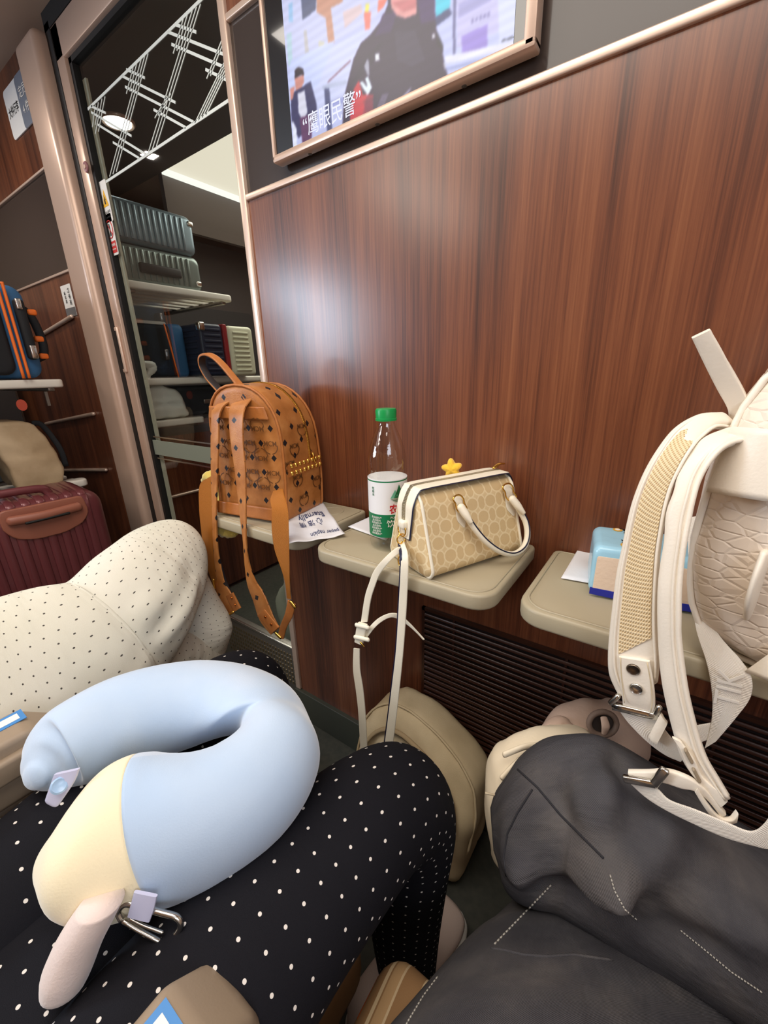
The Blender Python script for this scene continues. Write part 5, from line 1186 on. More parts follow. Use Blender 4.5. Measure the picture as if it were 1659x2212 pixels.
def shoe(name, c, yaw, L_, m, ms, parent, w_=0.045, hgt=0.075, label=None):
    """simple trainer: sole slab, upper swept from heel to toe, laces"""
    f = Fr(V(c), V((math.cos(yaw), math.sin(yaw), 0)))
    prof = [(-0.5, .55, .62), (-0.42, .85, .95), (-0.25, .92, 1.0), (-0.05, .92, .86), (0.15, 1.0, .62), (0.34, 1.02, .48), (0.46, .82, .40), (0.5, .5, .30)]
    rg = []
    for t, a, b in catmull(prof, 5):
        rg.append([f.p(t * L_, w_ * a * sup(2 * math.pi * j / 28, 2.4)[0], 0.022 + hgt * b * 0.5 + hgt * b * 0.5 * sup(2 * math.pi * j / 28, 2.4)[1]) for j in range(28)])
    up_ = rings_mesh(name, rg, m, parent, label=label)
    rg = []
    for t, a, b in catmull(prof, 5):
        rg.append([f.p(t * L_ * 1.04, w_ * a * 1.10 * sup(2 * math.pi * j / 28, 4)[0], 0.015 + 0.015 * sup(2 * math.pi * j / 28, 4)[1]) for j in range(28)])
    rings_mesh('sole', rg, ms, up_)
    for k in range(5):
        x = (-0.02 + 0.055 * k) * L_; z = 0.022 + hgt * (0.90 - 0.085 * k)
        rings_mesh('lace', tube_rings([f.p(x, -0.018, z - 0.004), f.p(x + 0.004, 0, z), f.p(x, 0.018, z - 0.004)], 0.002, 6, 3, dome=True), m, up_)
    return up_
M_shoe = mat('pale_pink_shoe', rgb(206, 186, 176), 0.6, bump=0.2, bscale=300)
shoe('shoe', (-0.225, 0.36, 0.0), R(80), 0.25, M_shoe, M_white, pa, label='pale trainer')
shoe('shoe', (-0.53, 0.40, 0.0), R(95), 0.25, M_shoe, M_white, pa, label='pale trainer')

# ---- passenger in ivory dotted trousers (left seat)
pb = thing('person', 'person in loose ivory trousers with tiny dark dots, legs crossed, on the left', 'person', (-0.74, 0.1, 0.0), None)
def ed(l, zp=None):
    """stations: ax,ay,bx,by,depth,thick"""
    return [(U(a, b, d), U(c, e_, d), t) for a, b, c, e_, d, t in l]
upleg = edge_rings(ed([(-420, 1400, -180, 1960, .50, .15), (-200, 1365, 60, 1800, .56, .15), (-60, 1312, 180, 1660, .61, .15), (60, 1276, 290, 1545, .66, .15), (140, 1262, 350, 1462, .71, .15), (205, 1212, 395, 1385, .74, .14), (265, 1163, 428, 1312, .80, .13), (312, 1139, 444, 1258, .85, .12), (352, 1138, 434, 1222, .885, .10), (382, 1156, 416, 1192, .90, .06)]), n=64, sub=9)
lowleg = edge_rings(ed([(372, 1160, 424, 1205, .91, .06), (362, 1205, 446, 1248, .905, .11), (352, 1262, 470, 1296, .90, .13), (345, 1330, 496, 1340, .90, .13), (335, 1410, 500, 1374, .90, .13), (325, 1500, 478, 1425, .91, .12), (335, 1640, 455, 1500, .92, .11)]), n=56, sub=9)
fill = limb([(-0.70, -0.20, Z(-.50)), (-0.70, -0.05, Z(-.50)), (-0.715, 0.09, Z(-.50)), (-0.74, 0.21, Z(-.505)), (-0.76, 0.30, Z(-.52)), (-0.76, 0.36, Z(-.60)), (-0.745, 0.38, Z(-.75)), (-0.73, 0.39, Z(-.94))], [(.11, .06), (.105, .06), (.10, .058), (.085, .055), (.07, .05), (.06, .05), (.055, .05), (.05, .045)], n=56)
def folds(lines, base):
    L_ = [([U(x, y, d) for x, y, d in pts], amp, wd) for pts, amp, wd in lines]
    def f(co):
        s = base(co)
        for P_, amp, wd in L_:
            best = 9
            for i in range(len(P_) - 1):
                a, b = P_[i], P_[i + 1]; ab = b - a; t = max(0, min(1, (co - a).dot(ab) / ab.dot(ab))); q = (co - (a + ab * t)).length
                if q < best: best = q
            s += amp * math.exp(-(best / wd) ** 2)
        return s
    return f
bfold = []
for k, (x0, y0, d0, x1, y1, d1) in enumerate([(352, 1190, .83, 300, 1330, .74), (385, 1205, .84, 265, 1440, .66), (408, 1235, .84, 285, 1440, .68), (330, 1270, .77, 225, 1440, .64), (270, 1310, .71, 165, 1460, .60), (190, 1330, .66, 95, 1480, .58), (110, 1330, .64, 25, 1500, .57), (436, 1250, .84, 310, 1460, .70)]):
    bfold.append(([(x0, y0, d0 - 0.055), ((x0 + x1) / 2 + 8, (y0 + y1) / 2, (d0 + d1) / 2 - 0.065), (x1, y1, d1 - 0.055)], (-0.008 if k % 2 else 0.007), 0.010))
bf1 = folds(bfold, wave(34, 0.0022, 0.0, (0.5, -0.8, 0.1)))
joinlofts('trousers', [upleg, lowleg, fill], M_wdot, pb, 'ivory cloth with dark dots', [bf1, wave(45, 0.003, 1.0, (0.7, 0.1, 0.7)), None])
shoe('shoe', (-0.715, 0.42, 0.0), R(90), 0.25, M_shoe, M_white, pb, label='pale trainer')

# ---- passenger in dark grey denim (right seat), ankle crossed over the other knee
pc = thing('person', 'person in wide dark grey denim trousers, one ankle crossed over the other knee', 'person', (0.12, 0.15, 0.0), None)
M_den = mat('grey_denim', rgb(62, 62, 68), 0.85, spec=0.25); g = N(M_den); u_, v_, uvs_ = g.uv()
n_ = g.noise(uvs_, 14, 5); c_ = g.ramp(n_, [(0.3, rgb(58, 58, 66)), (0.5, rgb(74, 73, 78)), (0.72, rgb(98, 94, 94))])
tw = g.math('SINE', g.math('MULTIPLY', g.math('ADD', u_, g.math('MULTIPLY', v_, 0.8)), 4200.0)); c2 = g.mix(g.math('MULTIPLY', g.math('ADD', tw, 1.0), 0.10), c_, rgb(120, 114, 110))
g.nt.links.new(c2, g.b.inputs['Base Color']); g.bump(g.math('ADD', g.math('MULTIPLY', tw, 0.06), g.math('MULTIPLY', g.noise(uvs_, 16, 4, (1, 2.2, 1)), 2.4)), 0.8, 0.004)
M_thread = mat('pale_thread', rgb(176, 172, 164), 0.7)
cross = edge_rings(ed([(2000, 1990, 1900, 2420, .37, .17), (1820, 1900, 1740, 2290, .40, .17), (1659, 1826, 1640, 2190, .43, .17), (1530, 1738, 1470, 2100, .455, .165), (1400, 1650, 1330, 2030, .475, .155), (1300, 1597, 1235, 1975, .49, .145), (1225, 1597, 1185, 1945, .50, .135), (1165, 1618, 1140, 1935, .505, .125), (1115, 1655, 1103, 1915, .51, .110), (1078, 1705, 1082, 1875, .515, .075), (1060, 1750, 1066, 1830, .517, .035)]), n=64, sub=8, dome0=True)
thigh = edge_rings(ed([(520, 2560, 1900, 2760, .29, .15), (700, 2400, 1800, 2600, .315, .15), (850, 2222, 1700, 2400, .375, .15), (950, 2110, 1600, 2230, .435, .14), (1030, 2030, 1520, 2110, .485, .13), (1095, 1965, 1450, 2020, .52, .12), (1150, 1915, 1400, 1960, .55, .10), (1200, 1905, 1350, 1930, .57, .07)]), n=64, sub=8)
shinC = limb([(0.03, 0.45, Z(-.60)), (0.035, 0.455, Z(-.66)), (0.04, 0.45, Z(-.75)), (0.05, 0.45, Z(-.96))], [(.07, .07), (.075, .075), (.08, .08), (.08, .08)])
# folds in the crossing leg: soft valleys and ridges traced along the cloth
foldfn = folds
fl_ = [([(1310, 1700, .44), (1290, 1790, .44), (1270, 1870, .43)], -0.024, 0.018), ([(1240, 1650, .45), (1245, 1740, .44), (1275, 1800, .44)], -0.012, 0.012),
       ([(1180, 1690, .46), (1260, 1790, .44), (1325, 1870, .42)], 0.012, 0.012), ([(1330, 1870, .42), (1390, 1850, .42), (1420, 1790, .43)], -0.026, 0.020),
       ([(1130, 1870, .46), (1230, 1858, .45), (1320, 1878, .42)], -0.030, 0.015), ([(1180, 1895, .45), (1300, 1935, .42), (1400, 1990, .40), (1520, 2040, .38)], 0.018, 0.020),
       ([(1330, 1870, .42), (1340, 1930, .41), (1390, 1990, .40)], -0.015, 0.014), ([(1480, 2010, .38), (1560, 2000, .38), (1659, 2030, .37)], -0.016, 0.018), ([(1340, 1620, .46), (1335, 1700, .45)], 0.012, 0.014)]
ff = foldfn(fl_, wave(30, 0.0018, 0.2, (1, 0.2, 0.8)))
f2 = foldfn([([(1180, 1930, .42), (1100, 2030, .38), (980, 2140, .33)], 0.003, 0.004)], wave(24, 0.0020, 1.2, (0.3, 1, 0.5)))
tr = joinlofts('trousers', [cross, thigh, shinC], M_den, pc, 'dark grey denim', [ff, f2, None])
from mathutils.bvhtree import BVHTree
def drape(o):
    bm = bmesh.new(); bm.from_mesh(o.data); t = BVHTree.FromBMesh(bm); bm.free(); return t
tb = drape(tr)
def seam(name, px, r_, m, parent, tree, lift=0.0008, dash=0):
    pts = []
    for (a, b), (c, d) in zip(px[:-1], px[1:]):
        k = max(2, int(math.hypot(c - a, d - b) / 8))
        for i in range(k):
            x, y = a + (c - a) * i / k, b + (d - b) * i / k; h = tree.ray_cast(O, ray(x, y).normalized())
            if h[0]: pts.append(h[0] - ray(x, y).normalized() * lift)
    if len(pts) < 3: return
    if not dash: return rings_mesh(name, tube_rings(pts, r_, 6, 1), m, parent)
    rg = []; bms = bmesh.new()
    for i in range(0, len(pts) - 1):
        q = pts[i] * 0.35 + pts[i + 1] * 0.65; o = rings_mesh('t', tube_rings([pts[i], q], r_, 5, 1), m, None); bms.from_mesh(o.data); d = o.data; bpy.data.objects.remove(o); bpy.data.meshes.remove(d)
    me = bpy.data.meshes.new(name); bms.to_mesh(me); bms.free(); return link(name, me, m, parent)
M_seam = mat('dark_seam', rgb(40, 40, 46), 0.8)
seam('seam_stitching', [(1190, 1912), (1140, 1965), (1085, 2022), (1060, 2048)], 0.0009, M_thread, pc, tb, dash=1)
seam('seam_stitching', [(945, 2110), (915, 2150), (880, 2208), (870, 2230)], 0.0007, M_thread, pc, tb, dash=1)
seam('seam_stitching', [(1318, 1890), (1328, 1925), (1350, 1965), (1385, 1995)], 0.0007, M_thread, pc, tb, dash=1)
seam('seam_stitching', [(1470, 2010), (1520, 2050), (1580, 2100), (1655, 2150)], 0.0007, M_thread, pc, tb, dash=1)
seam('seam_ridge', [(1118, 1662), (1160, 1700), (1210, 1760), (1260, 1810), (1310, 1860)], 0.0012, M_seam, pc, tb)
seam('hem_seam', [(1150, 1705), (1118, 1755), (1096, 1800), (1088, 1850), (1094, 1900)], 0.0010, M_seam, pc, tb)
seam('seam_ridge', [(1060, 2048), (1090, 2052), (1130, 2062), (1180, 2066), (1240, 2062), (1330, 2075)], 0.0012, M_den, pc, tb)
# chunky cream trainer at the crossed ankle, sole turned to the viewer
M_cs = mat('cream_rubber', rgb(240, 226, 200), 0.5, bump=0.1, bscale=200); M_cu = mat('dusty_pink_suede', rgb(196, 168, 150), 0.75, bump=0.3, bscale=120)
sh = edge_rings(ed([(1062, 1845, 1120, 1850, .545, .05), (1050, 1760, 1150, 1780, .55, .08), (1052, 1690, 1180, 1720, .56, .09), (1062, 1630, 1230, 1690, .57, .09), (1092, 1594, 1280, 1660, .585, .085), (1150, 1592, 1300, 1650, .60, .08), (1190, 1612, 1330, 1650, .61, .07)]), n=36, sub=6, dome0=0.015)
soleo = rings_mesh('trainer_sole', sh, M_cs, pc, disp=wave(120, 0.0016, 0.3, (1, 0.2, 0.9)), label='cream sculpted rubber sole')
rings_mesh('sole_groove', tube_rings([U(a, b, .525) for a, b in ((1048, 1713), (1075, 1718), (1100, 1716))], 0.0014, 8, 4), mat('sole_line', rgb(200, 184, 156), 0.6), soleo)
for a, b in (((1090, 1630), (1180, 1610)), ((1085, 1680), (1150, 1625))):
    p, q = U(*a, .53), U(*b, .545)
    rings_mesh('sole_rib', tube_rings([p, (p + q) / 2 + V((0, 0, 0.006)), q], [(0.003, 0.005)] * 3, 10, 4, dome=True), M_cs, soleo)
up_ = edge_rings(ed([(1190, 1640, 1240, 1700, .60, .06), (1180, 1580, 1300, 1690, .62, .09), (1200, 1535, 1360, 1680, .64, .10), (1250, 1512, 1382, 1640, .655, .10), (1310, 1512, 1384, 1600, .665, .08)]), n=36, sub=6, dome1=0.03)
upo = rings_mesh('trainer_upper', up_, M_cu, pc, disp=wave(70, 0.0022, 0.9, (1, 0.4, 0.3)), label='dusty pink suede upper')
c = U(1302, 1563, .588)
tube('ankle_collar', [c + (RI * math.cos(R(a)) * 0.020 - DN * math.sin(R(a)) * 0.017) for a in range(0, 360, 45)], 0.004, mat('collar_grey', rgb(120, 100, 88), 0.7), upo, loop=True, n=10, sub=3)
lathe('collar_opening', [(0, 0), (0.017, 0), (0.017, 0.002), (0, 0.003)], c + FW * 0.004, mat('shoe_inside', rgb(60, 50, 46), 0.8), upo, n=24, axis=-FW)
tube('pull_tab', [c - DN * 0.010 - FW * 0.003, c - FW * 0.008, c + DN * 0.012 - FW * 0.004], [(0.005, 0.002), (0.006, 0.002), (0.004, 0.002)], M_cu, upo, n=10, dome=True)
toe = [U(1195, 1665, .60), U(1182, 1625, .60), U(1190, 1592, .605), U(1212, 1570, .61), U(1228, 1575, .605)]
rings_mesh('toe_bumper', tube_rings(toe, [(.010, .010), (.016, .016), (.018, .018), (.016, .016), (.01, .01)], 20, 5, dome=True), M_cu, upo)

# ================================================================== neck pillow
pl = thing('neck_pillow', 'plush pale blue U-shaped neck pillow with a cream end, resting on the black dotted lap', 'pillow', tuple(PZ(400, 1700, Z(-.42))))
OUT = [(62, 1650), (64, 1604), (90, 1550), (150, 1508), (240, 1466), (340, 1442), (440, 1433), (530, 1443), (610, 1480), (665, 1545), (692, 1625), (676, 1700), (634, 1770), (575, 1830), (500, 1880), (420, 1915), (340, 1938), (266, 1955), (212, 1955), (170, 1938), (138, 1905), (118, 1872), (110, 1846)]
INN = [(92, 1704), (126, 1708), (168, 1700), (222, 1680), (285, 1650), (345, 1628), (402, 1608), (452, 1596), (496, 1590), (524, 1590), (510, 1606), (470, 1618), (425, 1624), (380, 1628), (340, 1632), (300, 1636), (262, 1646), (222, 1668), (186, 1700), (154, 1740), (128, 1784), (114, 1812), (110, 1826)]
n_o = len(OUT); INN = (INN + [INN[-1]] * n_o)[:n_o]
ZZ = Z(-.385)
def zc_at(i, n): return Z(-.385) + 0.0
M_pil = mat('pale_blue_plush', rgb(176, 198, 228), 0.75, sheen=0.6); g = N(M_pil); uu, vv_, uvs_ = g.uv()
n1 = g.noise(uvs_, 5, 4); col = g.ramp(n1, [(0.3, rgb(168, 194, 226)), (0.55, rgb(186, 206, 230)), (0.75, rgb(204, 215, 232))])
L_tot = 0.0
st = []
for (a, b), (c, d) in zip(OUT, INN):
    m_ = ((a + c) / 2, (b + d) / 2); dd_ = dep(PZ(m_[0], m_[1], ZZ)); p, q = U(a, b, dd_), U(c, d, dd_); st.append((p, q, min(0.105, max(0.012, (p - q).length * 1.15))))
Rg = edge_rings(st, n=48, sub=6, dome0=0.008, dome1=0.003)
cenl = [sum(r_, V()) / len(r_) for r_ in Rg]; acc = [0]
for i in range(1, len(cenl)): acc.append(acc[-1] + (cenl[i] - cenl[i - 1]).length)
tgt = sum([U(330, (1942 + 1640) / 2, dep(PZ(320, 1790, ZZ)))], V())
ci = min(range(len(cenl)), key=lambda i: (cenl[i] - tgt).length)
g.nt.links.new(col, g.b.inputs['Base Color'])
g.bump(g.math('ADD', g.math('MULTIPLY', g.noise(uvs_, 30, 4), 0.5), g.math('MULTIPLY', g.noise(uvs_, 700, 2), 0.12)), 0.35, 0.003)
M_pilc = mat('cream_plush', rgb(242, 230, 196), 0.8, sheen=0.5, bump=0.15, bscale=500)
rings_mesh('pillow_body', Rg[:ci + 1], M_pil, pl, disp=nz(22, 0.0012), label='pale blue plush')
rings_mesh('pillow_end', Rg[ci:], M_pilc, pl, disp=nz(22, 0.0012), label='cream plush end')
# underside edge piping
# snap strap at the left tip
strapz = [(118, 1672, 172, 1660, .0), (108, 1700, 160, 1690, .0), (100, 1724, 128, 1738, .0)]
dt = dep(PZ(130, 1690, Z(-.36))) - 0.03
M_lil = mat('lilac_tape', rgb(196, 198, 226), 0.6)
tp_ = rings_mesh('snap_strap', edge_rings([(U(a, b, dt), U(c, d, dt), .004) for a, b, c, d, _ in strapz], n=14, e=5, sub=5, dome1=0.004), M_lil, pl, autos=50)
lathe('snap', [(0, 0), (0.0062, 0), (0.0066, 0.0010), (0.0052, 0.0022), (0.0040, 0.0014), (0, 0.0014)], U(128, 1697, dt - 0.004), mat('blue_snap', rgb(160, 190, 224), 0.25), tp_, n=28, axis=(-ray(128, 1697)).normalized())
# tab with carabiner
dt2 = dep(PZ(305, 1990, Z(-.40)))
rings_mesh('hanging_tab', edge_rings([(U(290, 1925, dt2), U(340, 1935, dt2), .003), (U(282, 1955, dt2), U(334, 1962, dt2), .003), (U(276, 1978, dt2), U(324, 1990, dt2), .003)], n=14, e=5, sub=5), M_lil, pl, autos=50)
cb_ = [(262, 1985), (256, 1968), (272, 1952), (300, 1958), (350, 1972), (382, 1982), (390, 2000), (376, 2022), (350, 2030)]
cr = rings_mesh('carabiner', tube_rings([U(a, b, dt2 + 0.004) for a, b in cb_], 0.0024, 10, 5, dome=True), M_chrome, pl, label='chrome carabiner')
rings_mesh('carabiner_gate', tube_rings([U(a, b, dt2 + 0.002) for a, b in ((268, 1990), (300, 2010), (342, 2032))], 0.0019, 10, 3, dome=True), M_chrome, cr)
rings_mesh('carabiner_gate', tube_rings([U(a, b, dt2 + 0.002) for a, b in ((282, 1985), (312, 2000), (350, 2014))], 0.0013, 10, 3, dome=True), M_chrome, cr)
# dangling plush foot
dk = dep(PZ(190, 2050, Z(-.405)))
rings_mesh('dangling_tail', edge_rings([(U(175, 1950, dk), U(262, 1950, dk), .030), (U(150, 1985, dk), U(240, 1995, dk), .032), (U(124, 2030, dk), U(216, 2042, dk), .034), (U(104, 2078, dk), U(196, 2094, dk), .036), (U(100, 2108, dk), U(184, 2122, dk), .034)], n=28, sub=6, dome1=0.010), mat('blush_plush', rgb(226, 208, 202), 0.85, sheen=0.5, bump=0.2, bscale=500), pl, label='blush plush strip')

# ================================================================== seats: cushions and armrests
M_str = mat('striped_seat_cloth', rgb(150, 112, 74), 0.85); g = N(M_str); t = g.new('TexCoord'); sp = g.new('SeparateXYZ'); g.nt.links.new(t.outputs['Object'], sp.inputs[0])
xx = g.math('ADD', sp.outputs[0], g.math('MULTIPLY', sp.outputs[1], 0.05))
def stripe(pitch, off, wd): return g.math('LESS_THAN', g.math('ABSOLUTE', g.frac(xx, pitch, off)), wd / 2)
c1 = g.mix(stripe(0.036, 0.1, 0.011), rgb(152, 116, 78), rgb(182, 148, 106)); c2 = g.mix(stripe(0.036, 0.35, 0.0035), c1, rgb(214, 190, 152)); c3 = g.mix(stripe(0.036, 0.95, 0.0022), c2, rgb(204, 180, 144)); c4 = g.mix(g.math('MULTIPLY', stripe(0.072, 0.62, 0.0045), g.math('GREATER_THAN', g.noise(t.outputs['Object'], 22, 1), 0.47)), c3, rgb(218, 104, 44))
g.nt.links.new(c4, g.b.inputs['Base Color']); g.bump(g.noise(t.outputs['Object'], 700, 2), 0.3, 0.001)
M_arm = mat('armrest_taupe', rgb(150, 132, 112), 0.45, bump=0.05, bscale=500)
M_cush = M_str
def seat(cx, label):
    t = thing('train_seat', label, 'seat', (cx, -0.05, 0.0), 'striped train seats')
    w2 = 0.168
    box('seat_cushion', (cx - w2, -0.38, 0.355), (cx + w2, 0.15, 0.462), M_cush, t, bev=0.03, seg=5)
    box('front_bolster', (cx - w2, 0.10, 0.325), (cx + w2, 0.222, 0.446), M_cush, t, bev=0.03, seg=5)
    box('backrest', (cx - w2, -0.52, 0.42), (cx + w2, -0.40, 1.15), M_cush, t, bev=0.04, seg=4, rot=Matrix.Rotation(R(-8), 4, 'X'))
    box('seat_base', (cx - w2 + 0.03, -0.34, 0.10), (cx + w2 - 0.03, 0.08, 0.345), mat('seat_frame_grey', rgb(70, 66, 62), 0.5), t, bev=0.01)
    for s in (-1, 1): box('leg', (cx + s * 0.12 - 0.02, -0.20, 0.0), (cx + s * 0.12 + 0.02, -0.06, 0.11), M_steel, t, bev=0.004)
seat(-0.715, 'brown striped train seat under the person in ivory dotted trousers')
seat(-0.362, 'brown striped train seat under the person in black dotted clothes')
seat(0.006, 'brown striped train seat under the person in grey denim')
def armrest(px_l, px_r, zt, y0, label, stick):
    """block armrest: top plate from x0..x1, front end at y1"""
    x0, x1, y1 = px_l, px_r, px_r
M_stick = mat('sticker_blue', rgb(60, 130, 196), 0.4)
def arm(x0, x1, yf, zt, label, sx0, sx1, sy0, sy1):
    t = thing('armrest', label, 'armrest', ((x0 + x1) / 2, yf - 0.15, zt - 0.06), 'taupe seat armrests')
    w_ = x1 - x0; cx = (x0 + x1) / 2
    prof = [(-0.36, -0.07), (-0.36, 0.0), (yf - 0.03, 0.0), (yf, -0.028), (yf + 0.004, -0.050), (yf - 0.012, -0.085)]
    fr = Fr(V((x0, 0, zt)), V((0, 1, 0)), V((1, 0, 0)))   # local x = Y, z = X
    # outline in (y,z) extruded along X
    bm = bmesh.new(); vb = [bm.verts.new(V((x0, y, zt + z))) for y, z in prof]; f = bm.faces.new(vb)
    ex = bmesh.ops.extrude_face_region(bm, geom=[f]); bmesh.ops.translate(bm, verts=[q for q in ex['geom'] if isinstance(q, bmesh.types.BMVert)], vec=V((w_, 0, 0)))
    bmesh.ops.recalc_face_normals(bm, faces=bm.faces); bmesh.ops.bevel(bm, geom=bm.edges[:], offset=0.0075, segments=4, profile=0.5, affect='EDGES')
    me = bpy.data.meshes.new('armrest_body'); bm.to_mesh(me); bm.free(); o = link('armrest_body', me, M_arm, t); sharp(me, 45)
    box('side_flange', (x1 - 0.004, -0.30, zt - 0.045), (x1 + 0.010, yf - 0.012, zt - 0.016), M_arm, t, bev=0.005)
    box('support', (cx - 0.015, -0.34, 0.40), (cx + 0.015, -0.26, zt - 0.07), M_arm, t, bev=0.004)
    s = box('sticker', (sx0, sy0, zt + 0.0000), (sx1, sy1, zt + 0.0008), M_stick, t, label='blue bordered label')
    box('sticker_panel', (sx0 + 0.005, sy0 + 0.004, zt + 0.0006), (sx1 - 0.005, sy1 - 0.005, zt + 0.0011), M_white, s, label='white inner panel')
arm(-0.222, -0.168, 0.070, Z(-.388), 'taupe armrest with a blue sticker at the bottom edge of the photo', -0.213, -0.184, -0.045, 0.036)
arm(-0.600, -0.545, 0.088, Z(-.375), 'taupe armrest with a blue sticker at the left edge, beside the ivory trousers', -0.592, -0.570, 0.02, 0.062)

# ================================================================== luggage racks and what they carry
M_rack = mat('rack_enamel', rgb(226, 222, 212), 0.4)
def rack(name, x_front, depth_, y0, y1, z, label, slats=4, m=M_rack):
    """open shelf running along the carriage: rounded front lip, side tubes and slats"""
    t = thing(name, label, 'luggage rack', (x_front - depth_ / 2, (y0 + y1) / 2, z - 0.02))
    r = 0.03
    o = rrect(x_front - 0.055, x_front, y0, y1, 0.022)
    slab('front_lip', o, 0.026, Fr((0, 0, z - 0.026), V((1, 0, 0))), m, t, bev=0.006)
    sl_ = []
    for k in range(slats):
        x = x_front - 0.10 - k * (depth_ - 0.12) / slats; sl_.append(((x - 0.022, y0 + 0.01, z - 0.022), (x + 0.012, y1 - 0.01, z - 0.010)))
    joinboxes('slats', sl_, m, t, bev=0.004)
    for y in (y0 + 0.025, y1 - 0.045): box('cross_bar', (x_front - depth_, y, z - 0.038), (x_front - 0.02, y + 0.02, z - 0.022), M_steel, t, bev=0.004)
    return t
r1 = rack('luggage_shelf', -1.682, 0.55, -0.30, 0.555, Z(0.008), 'white slatted luggage shelf in the open rack on the left, under the blue suitcase')
box('hook', (-1.715, 0.500, Z(-.075)), (-1.708, 0.508, Z(-.030)), M_steel, r1)
# frame of the rack
rk = thing('rack_frame', 'dark panelled end frame of the left luggage rack', 'rack frame', (-2.2, 0.2, 0))
box('back_panel', (-2.60, -0.34, 0.0), (-2.57, 0.64, 1.36), mat('rack_back', rgb(64, 60, 60), 0.5), rk)
box('end_panel', (-2.57, -0.36, 0.0), (-1.75, -0.33, 1.36), M_wood, rk)
r0 = rack('luggage_shelf', -1.760, 0.50, -0.30, 0.575, Z(-.345), 'lower luggage shelf of the left rack, hidden mostly behind the maroon suitcase')

# blue soft suitcase with orange zip standing on the shelf
M_bl = mat('steel_blue_fabric', rgb(54, 104, 150), 0.6, bump=0.2, bscale=500); M_bk = mat('black_fabric', rgb(24, 26, 30), 0.75, bump=0.2, bscale=400); M_or = mat('orange_trim', rgb(238, 116, 40), 0.5)
bs = thing('blue_suitcase', 'black fronted blue suitcase with orange zip standing on the white shelf at the left edge', 'suitcase', (-1.80, 0.33, Z(0.008)))
zb = Z(0.012)
so_ = densify(rrect(0.0, 0.50, 0.0, 0.268, 0.035), 0.03)
sf = Fr(V((-1.695, 0.015, zb)), V((0, 1, 0)))     # local x = +Y, local y = -X (depth into the rack)
puff('shell', so_, 0.24, sf, M_bl, bs, r=0.03, steps=5)
puff('front_pocket', densify(rrect(0.02, 0.425, 0.010, 0.262, 0.03), 0.03), 0.03, Fr(V((-1.672, 0.015, zb)), V((0, 1, 0))), M_bk, bs, r=0.012, label='black front panel')
for k, dx in enumerate((0.0, 0.014)):
    P = [V((-1.6685, 0.015 + 0.432 + dx, zb + z)) for z in (0.0, 0.06, 0.12, 0.19, 0.25, 0.266)]
    rings_mesh('orange_zip', tube_rings(P, [(0.004, 0.005)] * len(P), 8, 3), M_or, bs, label='orange zip line')
hs = box('side_handle', (-1.690, 0.474, zb + 0.055), (-1.660, 0.500, zb + 0.225), M_bk, bs, bev=0.010)
box('badge', (-1.662, 0.480, zb + 0.058), (-1.655, 0.497, zb + 0.096), M_chrome, hs, bev=0.003, label='silver plate')
box('badge', (-1.662, 0.476, zb + 0.195), (-1.655, 0.490, zb + 0.225), M_chrome, hs, bev=0.003, label='silver plate')
tube('top_handle', [(-1.74, 0.515, zb + 0.205), (-1.735, 0.530, zb + 0.18), (-1.735, 0.540, zb + 0.12), (-1.735, 0.535, zb + 0.075), (-1.74, 0.515, zb + 0.06)], [(0.008, 0.012)] * 5, M_bk, bs, dome=True)
for z in (0.068, 0.120, 0.198): box('handle_band', (-1.747, 0.520, zb + z - 0.009), (-1.724, 0.545, zb + z + 0.009), M_or, bs, bev=0.006, label='orange band')
# orange round tag hanging below the shelf
tg = lathe('luggage_tag', [(0, -0.001), (0.013, -0.001), (0.013, 0.002), (0, 0.002)], PX(47, 875, -1.665), mat('red_tag', rgb(176, 70, 50), 0.5), n=28, axis=V((1, 0, 0)))
tag(tg, 'small round red luggage tag hanging under the white shelf', 'tag')
for v in tg.data.vertices: v.co.z = (v.co.z - PX(47, 875, -1.665).z) * 1.3 + PX(47, 875, -1.665).z

# beige bag, grey bag and dark case on the lower shelf
M_bb = mat('beige_shiny_fabric', rgb(206, 184, 150), 0.55, mix=rgb(184, 160, 126), mscale=12, bump=0.3, bscale=60)
zl = Z(-.345) + 0.001
bgf = Fr(V((-1.775, 0.345, zl)), V((0, 1, 0)))
bb = thing('beige_bag', 'beige crumpled fabric bag on the lower rack shelf above the maroon suitcase', 'bag', (-1.85, 0.43, zl))
puff('bag_body', wsm(densify([(0.03, 0), (0.165, 0), (0.172, 0.05), (0.160, 0.12), (0.128, 0.212), (0.09, 0.222), (0.015, 0.226), (0.0, 0.21), (0.018, 0.09)], 0.016), 1), 0.16, bgf, M_bb, bb, r=0.014, steps=5, bulge=0.006, disp=nz(55, 0.0035))
tube('carry_strap', [(-1.83, 0.475, zl + 0.21), (-1.82, 0.50, zl + 0.20), (-1.80, 0.525, zl + 0.12), (-1.80, 0.53, zl + 0.05)], [(0.003, 0.009)] * 4, M_bk, bb)
gb = thing('grey_bag', 'pale grey rounded bag at the left edge beside the beige bag', 'bag', (-1.85, 0.26, zl))
puff('bag_body', densify(rrect(0.0, 0.145, 0.0, 0.195, 0.05), 0.02), 0.16, Fr(V((-1.745, 0.185, zl)), V((0, 1, 0))), mat('pale_grey_fabric', rgb(178, 182, 196), 0.7, bump=0.2), gb, r=0.035, steps=5, bulge=0.006)
tube('strap', [(-1.75, 0.20, zl + 0.19), (-1.74, 0.26, zl + 0.21), (-1.75, 0.32, zl + 0.18)], [(0.004, 0.01)] * 3, M_bk, gb)
dc = thing('grey_case', 'slate grey hard case behind the bags under the white shelf', 'suitcase', (-2.05, 0.3, zl))
puff('shell', densify(rrect(0, 0.40, 0, 0.30, 0.03), 0.03), 0.20, Fr(V((-1.97, 0.02, zl)), V((0, 1, 0))), mat('slate_shell', rgb(94, 104, 110), 0.5), dc, r=0.02)
